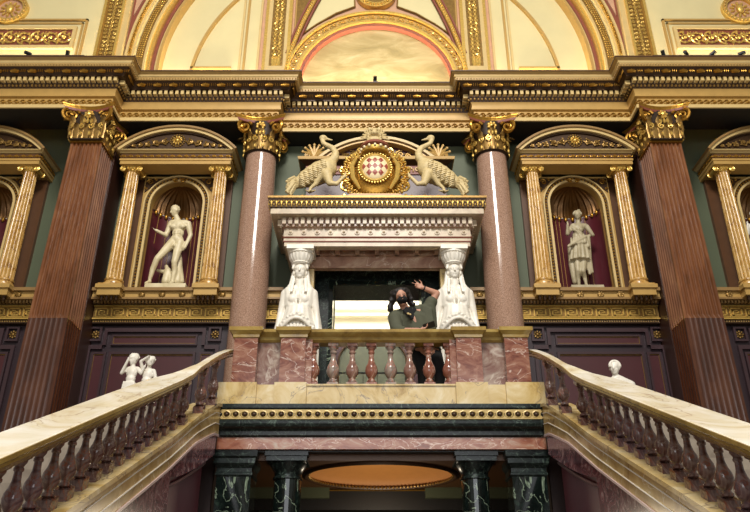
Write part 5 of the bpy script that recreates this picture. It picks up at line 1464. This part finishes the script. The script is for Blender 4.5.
# ---------- two child figures on a pedestal behind the stair rail
def child(cx, cy, z, h, lab, leftarm, rightarm, face, lean=0):
    t = thing('child_statuette', (cx, cy, z), lab, 'statue'); k = h/.84
    V = lambda a, b, c: Vector((cx+a*k+lean*c*k, cy+b*k, z+c*k))
    mb = MB(); L = mb.limb
    p, R3 = head(mb, V(0, -.01, .74), .068*k, face)
    for i in range(22): a = 2.4*i; e = i/22; r_ = .07*math.sqrt(1-(e*.85)**2); mb.ell(V(r_*math.cos(a), .01+r_*math.sin(a), .76+.06*e), (.02*k, .02*k, .018*k), None, 6, 4)
    L(V(0, 0, .66), V(0, 0, .60), .035*k, .04*k); mb.ell(V(0, 0, .52), (.085*k, .065*k, .10*k)); mb.ell(V(0, -.01, .42), (.075*k, .065*k, .07*k)); mb.ell(V(0, 0, .34), (.09*k, .075*k, .06*k))
    L(V(-.08, 0, .58), V(.08, 0, .58), .038*k, .038*k)
    for s, arm in ((-1, leftarm), (1, rightarm)):
        A = V(s*.09, 0, .58); B = V(*arm[0]); C_ = V(*arm[1]); L(A, B, .032*k, .027*k); L(B, C_, .026*k, .02*k)
        d = (C_-B).normalized(); hand(mb, C_, d, (-s*.6, -.5, 0), .07*k, .5, s)
    for s in (-1, 1): L(V(s*.045, 0, .32), V(s*.05, -.03, .17), .055*k, .036*k); L(V(s*.05, -.03, .17), V(s*.05, 0, .03), .036*k, .022*k); L(V(s*.05, 0, .02), V(s*.055, -.06, .02), .022*k, .018*k)
    for i in range(6): L(V(-.08+.03*i, -.06, .36), V(-.09+.036*i, -.06, .22), .016*k, .02*k, 6)
    o = mb.build('body', M['whitemarble'], t); remesh(o, .009, 1)
    return t
Yc = 8.9; a_ = P(133.5, 362, Yc); b_ = P(147, 362, Yc)
child(a_.x, Yc, 3.93, .70, 'white marble child statuette with hand raised to its face, taller of the pair', ((-.14, -.05, .50), (-.05, -.10, .70)), ((.15, -.04, .50), (.20, -.06, .60)), (-.5, -.8, -.1))
child(b_.x, Yc+.02, 3.93, .67, 'white marble child statuette with arm over its head, shorter of the pair', ((-.13, -.06, .72), (-.02, -.10, .78)), ((.14, -.0, .46), (.05, -.08, .38)), (.4, -.8, .1), .06)
pe = thing('statuette_plinth', ((a_.x+b_.x)/2, Yc, FZ), 'low stone plinth under the pair of child statuettes on the landing', 'plinth')
MB().box((a_.x+b_.x)/2-.26, (a_.x+b_.x)/2+.26, Yc-.16, Yc+.16, FZ, FZ+.18).build('block', M['portal2'], pe)
# ---------- bust on the other side
def bust():
    Y = 8.9; c = P(614.5, 368, Y)
    t = thing('marble_bust', (c.x, Y, FZ), 'white marble bust of a woman with tied hair behind the right stair rail', 'bust')
    mb = MB(); L = mb.limb; V = lambda a, b, z: c+Vector((a, b, z))*.80
    head(mb, V(0, 0, .0), .064, (-.45, -.85, -.05))
    L(V(.0, .02, -.10), V(.03, .03, -.20), .036, .044); L(V(.02, .03, -.16), V(-.11, .03, -.24), .05, .05); L(V(.02, .03, -.16), V(.23, .04, -.27), .055, .06); mb.ell(V(.04, .0, -.30), (.135, .08, .09))
    for s in (-1, 1): mb.ell(V(.04+s*.07, -.08, -.32), (.045, .042, .045))
    L(V(.03, .03, -.3), V(.03, .03, -.42), .08, .04)
    o = mb.build('body', M['whitemarble'], t); remesh(o, .010, 1)
    mb = MB()
    for k in range(14): a = PI*k/13; mb.ell(V(.0+.082*math.cos(a), -.03, .02+.085*math.sin(a)), (.02, .03, .02), None, 6, 5)
    mb.ell(V(.01, .03, .04), (.067, .07, .067)); mb.ell(V(.04, .11, .04), (.035, .035, .035)); o = mb.build('hair', M['whitemarble'], t); remesh(o, .010, 1)
    MB().lathe([(.12, c.z-.46-.08), (.13, c.z-.46-.05), (.06, c.z-.46), (.05, c.z-.40)], (c.x+.03, Y+.03, .10), 24).build('socle', M['whitemarble'], t, smooth=True)
    p = thing('bust_pedestal', (c.x+.03, Y+.03, FZ), 'stone pedestal under the white bust on the landing', 'pedestal')
    hz = c.z-.44
    MB().box(c.x-.12, c.x+.18, Y-.12, Y+.18, FZ, hz).build('block', M['portal2'], p)
bust()

# ---------- the woman leaning over the balcony
def woman():
    Y = 8.50
    def q(x, y, dy=0): return P(x, y, Y+dy)
    t = thing('person', (q(432, 380).x, 8.55, FZ), 'woman in olive top and black face mask waving from the balcony rail', 'person')
    mb = MB(); L = mb.limb
    hc = q(401.0, 297.0, -.12); R_ = .083
    p, R3 = head(mb, hc, R_, (.08, -1, -.28), (-.22, 0, 1))
    nb, nt = q(407, 311.5, -.03), q(402.5, 304, -.07)
    L(nt, nb, .052, .058)
    chest = q(413, 320, .0); L(q(394, 317, -.02), q(425, 311, .02), .075, .075)
    mb.ell(chest, (.165, .115, .15)); mb.ell(q(419, 333, .03), (.15, .11, .16)); hip = q(427, 352, .08); mb.ell(hip, (.17, .12, .13))
    L(chest, hip, .14, .14)
    # raised arm
    sh, el, wr = q(427, 311, .02), q(436.6, 293.5, -.02), q(422.0, 287.4, -.08)
    L(sh, el, .056, .045); L(el, wr, .044, .028)
    d = (q(412.5, 283.2, -.10)-wr)
    hand(mb, wr, d, (0, -1, .15), .155, 0, 1, .1, fingers=[(.06, .42), (.05, -.12), (1.25, 0), (1.3, 0)])
    # resting arm: upper arm down to the rail, forearm along the rail
    s2, e2, w2 = q(394, 316, -.02), q(397, 331, -.16), q(418, 330.0, -.26)
    L(s2, e2, .058, .045); L(e2, w2, .042, .028)
    hand(mb, w2, q(428, 327.5, -.27)-w2, (0, -.3, 1), .17, .55, -1, .05)
    o = mb.build('body', M['skin'], t)
    # legs in the body mesh too
    remesh(o, .0085, 2)
    mb = MB(); L = mb.limb      # trousers
    for s, kx, ax_ in ((-1, 423, 424), (1, 440, 439)):
        k = q(kx, 372, -.02); f = Vector((q(ax_, 390).x, 8.55, FZ+.12)); h_ = hip+Vector((s*.08, .02, -.05))
        L(h_, k, .115, .075); L(k, f, .072, .055)
    mb.ell(hip+Vector((0, .02, -.02)), (.19, .14, .15)); o = mb.build('trousers', M['mask'], t); remesh(o, .012, 2)
    for s, ax_ in ((-1, 424), (1, 439)):
        f = Vector((q(ax_, 390).x, 8.55, FZ)); mb = MB().limb(f+Vector((0, .05, .05)), f+Vector((0, -.12, .04)), .05, .04); mb.ell(f+Vector((0, .04, .09)), (.05, .05, .06))
        o = mb.build('shoe', M['black'], t, smooth=True)
    # loose olive top with a wide sleeve hanging from the raised arm
    mb = MB(); L = mb.limb
    rings = []
    drape(mb, [(q(424, 350, .06), .215, .165, 1.2), (q(420, 338, .04), .21, .16, 1), (q(416, 326, .02), .205, .15, .8), (q(412.5, 318, .0), .185, .14, .5), (q(410.5, 312.5, .0), .12, .11, .3)], 9, .035)
    L(q(395, 317, -.02), q(408, 312, -.0), .085, .075); L(q(408, 312, 0), q(427, 309, .02), .07, .075)
    L(q(394.5, 317.5, -.03), q(396.5, 328, -.13), .088, .080); L(q(397, 329.5, -.15), q(402, 330.5, -.18), .07, .06)
    L(q(427, 310, .02), q(431.5, 302, 0), .078, .078); L(q(430, 306, 0), q(433.5, 326, .02), .075, .05); L(q(424, 310, 0), q(429, 330, .02), .08, .09)
    for k in range(4): L(q(423+2.6*k, 306+1.0*k, -.07), q(427+2.5*k, 328, -.06), .014, .022, 6)
    o = mb.build('olive_top', M['shirt'], t); remesh(o, .011, 2)
    mb = MB()      # black v-neck and pendant
    for (x0_, y0_, x1_, y1_, r0_, r1_, dy) in ((404.5, 310.5, 411, 318.5, .022, .012, -.155), (407, 309.5, 412, 318, .034, .014, -.14), (410, 309.5, 412.5, 318, .034, .014, -.135), (414.5, 309.5, 413, 317, .026, .012, -.13)):
        mb.limb(q(x0_, y0_, dy+.03), q(x1_, y1_, dy-.005), r0_, r1_, 8)
    o = mb.build('undershirt', M['mask'], t, smooth=True)
    mb = MB().ell(q(408.3, 313.6, -.19), (.018, .01, .014)); mb.ell(q(410.3, 314.4, -.195), (.012, .01, .012)); mb.build('pendant', M['creamlt'], t, smooth=True)
    # mask over nose and mouth
    mb = MB(); m0 = p(0, .48, -.62)
    mb.ell(p(0, .46, -.50), (R_*.82, R_*.95, R_*.66), R3, 24, 16); mb.limb(p(0, .9, .02), p(0, 1.2, -.34), R_*.16, R_*.24, 10); mb.ell(p(0, .45, -1.0), (R_*.48, R_*.52, R_*.34), R3, 16, 10)
    for s in (-1, 1): mb.limb(p(s*.72, .5, -.35), p(s*1.0, -.1, -.05), R_*.05, R_*.04, 6)
    mb.build('face_mask', M['mask'], t, smooth=True)
    for s in (-1, 1):      # eyes and brows
        mb = MB().ell(p(.37*s, 1.0, .02), (R_*.15, R_*.06, R_*.085), R3, 8, 6); mb.limb(p(.18*s, 1.08, .26), p(.58*s, .93, .26), R_*.04, R_*.03, 6)
        mb.build('eye', M['hair'], t, smooth=True)
    mb = MB(); random.seed(3)     # dark curly hair to the shoulders
    mb.ell(p(0, -.3, .42), (R_*1.32, R_*1.2, R_*1.15), R3, 16, 12)
    for s in (-1, 1):
        for k in range(7): mb.ell(p(s*(.62+.13*k), .62-.16*k, .95-.28*k), (R_*.26, R_*.22, R_*.30), R3, 8, 6)
    for k in range(26): a = 2.4*k; mb.ell(p(1.2*math.cos(a), -.35+.8*math.sin(a)*.8, .55+.55*abs(math.sin(a*.7))), (R_*.30, R_*.30, R_*.26), R3, 8, 6)
    for s in (-1, 1):
        for k in range(10):
            z = 1.0-.30*k; wv = .10*math.sin(k*1.9+s)
            out_ = (1.10+.055*k+wv) if s < 0 else (1.08+.12*k+wv)
            if s < 0 and k > 8: continue
            for j in range(3):
                mb.ell(p(s*(out_-.30*j*(.5 if k > 4 else 1)), -.12-.32*j+random.uniform(-.12, .12), z+random.uniform(-.1, .1)), (R_*random.uniform(.28, .42), R_*.36, R_*random.uniform(.28, .38)), R3, 8, 6)
    for k in range(9): a = PI*k/8; mb.ell(p(1.0*math.cos(a), .35-.1*math.sin(a), .55+.62*math.sin(a)), (R_*.30, R_*.36, R_*.26), R3, 8, 6)
    o = mb.build('hair', M['hair'], t); remesh(o, .009, 1)
    MB().tube([wr+(el-wr)*.10+Vector((0, 0, 0)), wr+(el-wr)*.17], .034, 14).build('wristband', M['mask'], t, smooth=True)
    ph = q(429, 325.5, -.27)
    t2 = thing('phone', ph, 'dark phone held on the rail in the woman\'s lower hand', 'phone')
    ax1 = Vector((.9, 0, .32)).normalized(); up_ = Vector((-.2, -.55, .8)).normalized(); n_ = ax1.cross(up_).normalized(); up_ = n_.cross(ax1)
    mb = MB(); vsx = [[ph+ax1*a*.075+up_*b*.037+n_*c for a, b in ((-1, -1), (1, -1), (1, 1), (-1, 1))] for c in (-.005, .005)]
    mb.loft(vsx); body = mb.build('case', M['black'], t2)
    mb = MB(); mb.loft([[ph+ax1*a*.07+up_*b*.033+n_*c for a, b in ((-1, -1), (1, -1), (1, 1), (-1, 1))] for c in (-.0065, -.0055)]); mb.build('screen', M['screen'], t2)
woman()
# ================================================================== LIGHT
w = bpy.data.worlds.new('world'); scene.world = w; w.use_nodes = True
w.node_tree.nodes['Background'].inputs[0].default_value = (1.0, .93, .82, 1); w.node_tree.nodes['Background'].inputs[1].default_value = .35
def area(name, loc, rot, sx, sy, power, col):
    l = bpy.data.lights.new(name, 'AREA'); l.shape = 'RECTANGLE'; l.size = sx; l.size_y = sy; l.energy = power; l.color = col
    o = bpy.data.objects.new(name, l); COL.objects.link(o); o.location = loc; o.rotation_euler = rot; return o
def aim(o, tgt):
    d = Vector(tgt)-o.location; o.rotation_euler = d.to_track_quat('-Z', 'Y').to_euler(); return o
aim(area('entrance_window', (0, -3.5, 5.5), (0, 0, 0), 7.0, 4.0, 340, (.93, .96, 1)), (0, 8, 4.2))
# roof lantern behind the viewer and cornice uplights
aim(area('roof_lantern', (0, -1.0, 13.5), (0, 0, 0), 3.2, 3.2, 1750, (1, .965, .90)), (0, 9, 4.8))
for x0, x1, Y in ((-7.2, -4.3, 9.76), (-3.9, -2.1, 10.08), (-1.3, 1.3, 10.15), (2.1, 3.9, 10.08), (4.3, 7.2, 9.76)):
    area('cornice_uplight', ((x0+x1)/2, Y, 9.40), (PI-.25, 0, 0), x1-x0, .08, (85 if abs(x0+x1) < .1 else 46)*(x1-x0), (1, .88, .64))
area('gallery_skylight', (0, 12.4, 8.45), (0, 0, 0), 3, 2.5, 260, (1, .97, .9))
l = bpy.data.lights.new('dome_lamp', 'POINT'); l.energy = 24; l.color = (1, .84, .62); l.shadow_soft_size = .1
o = bpy.data.objects.new('dome_lamp', l); COL.objects.link(o); o.location = (ax, 9.3, 2.6)
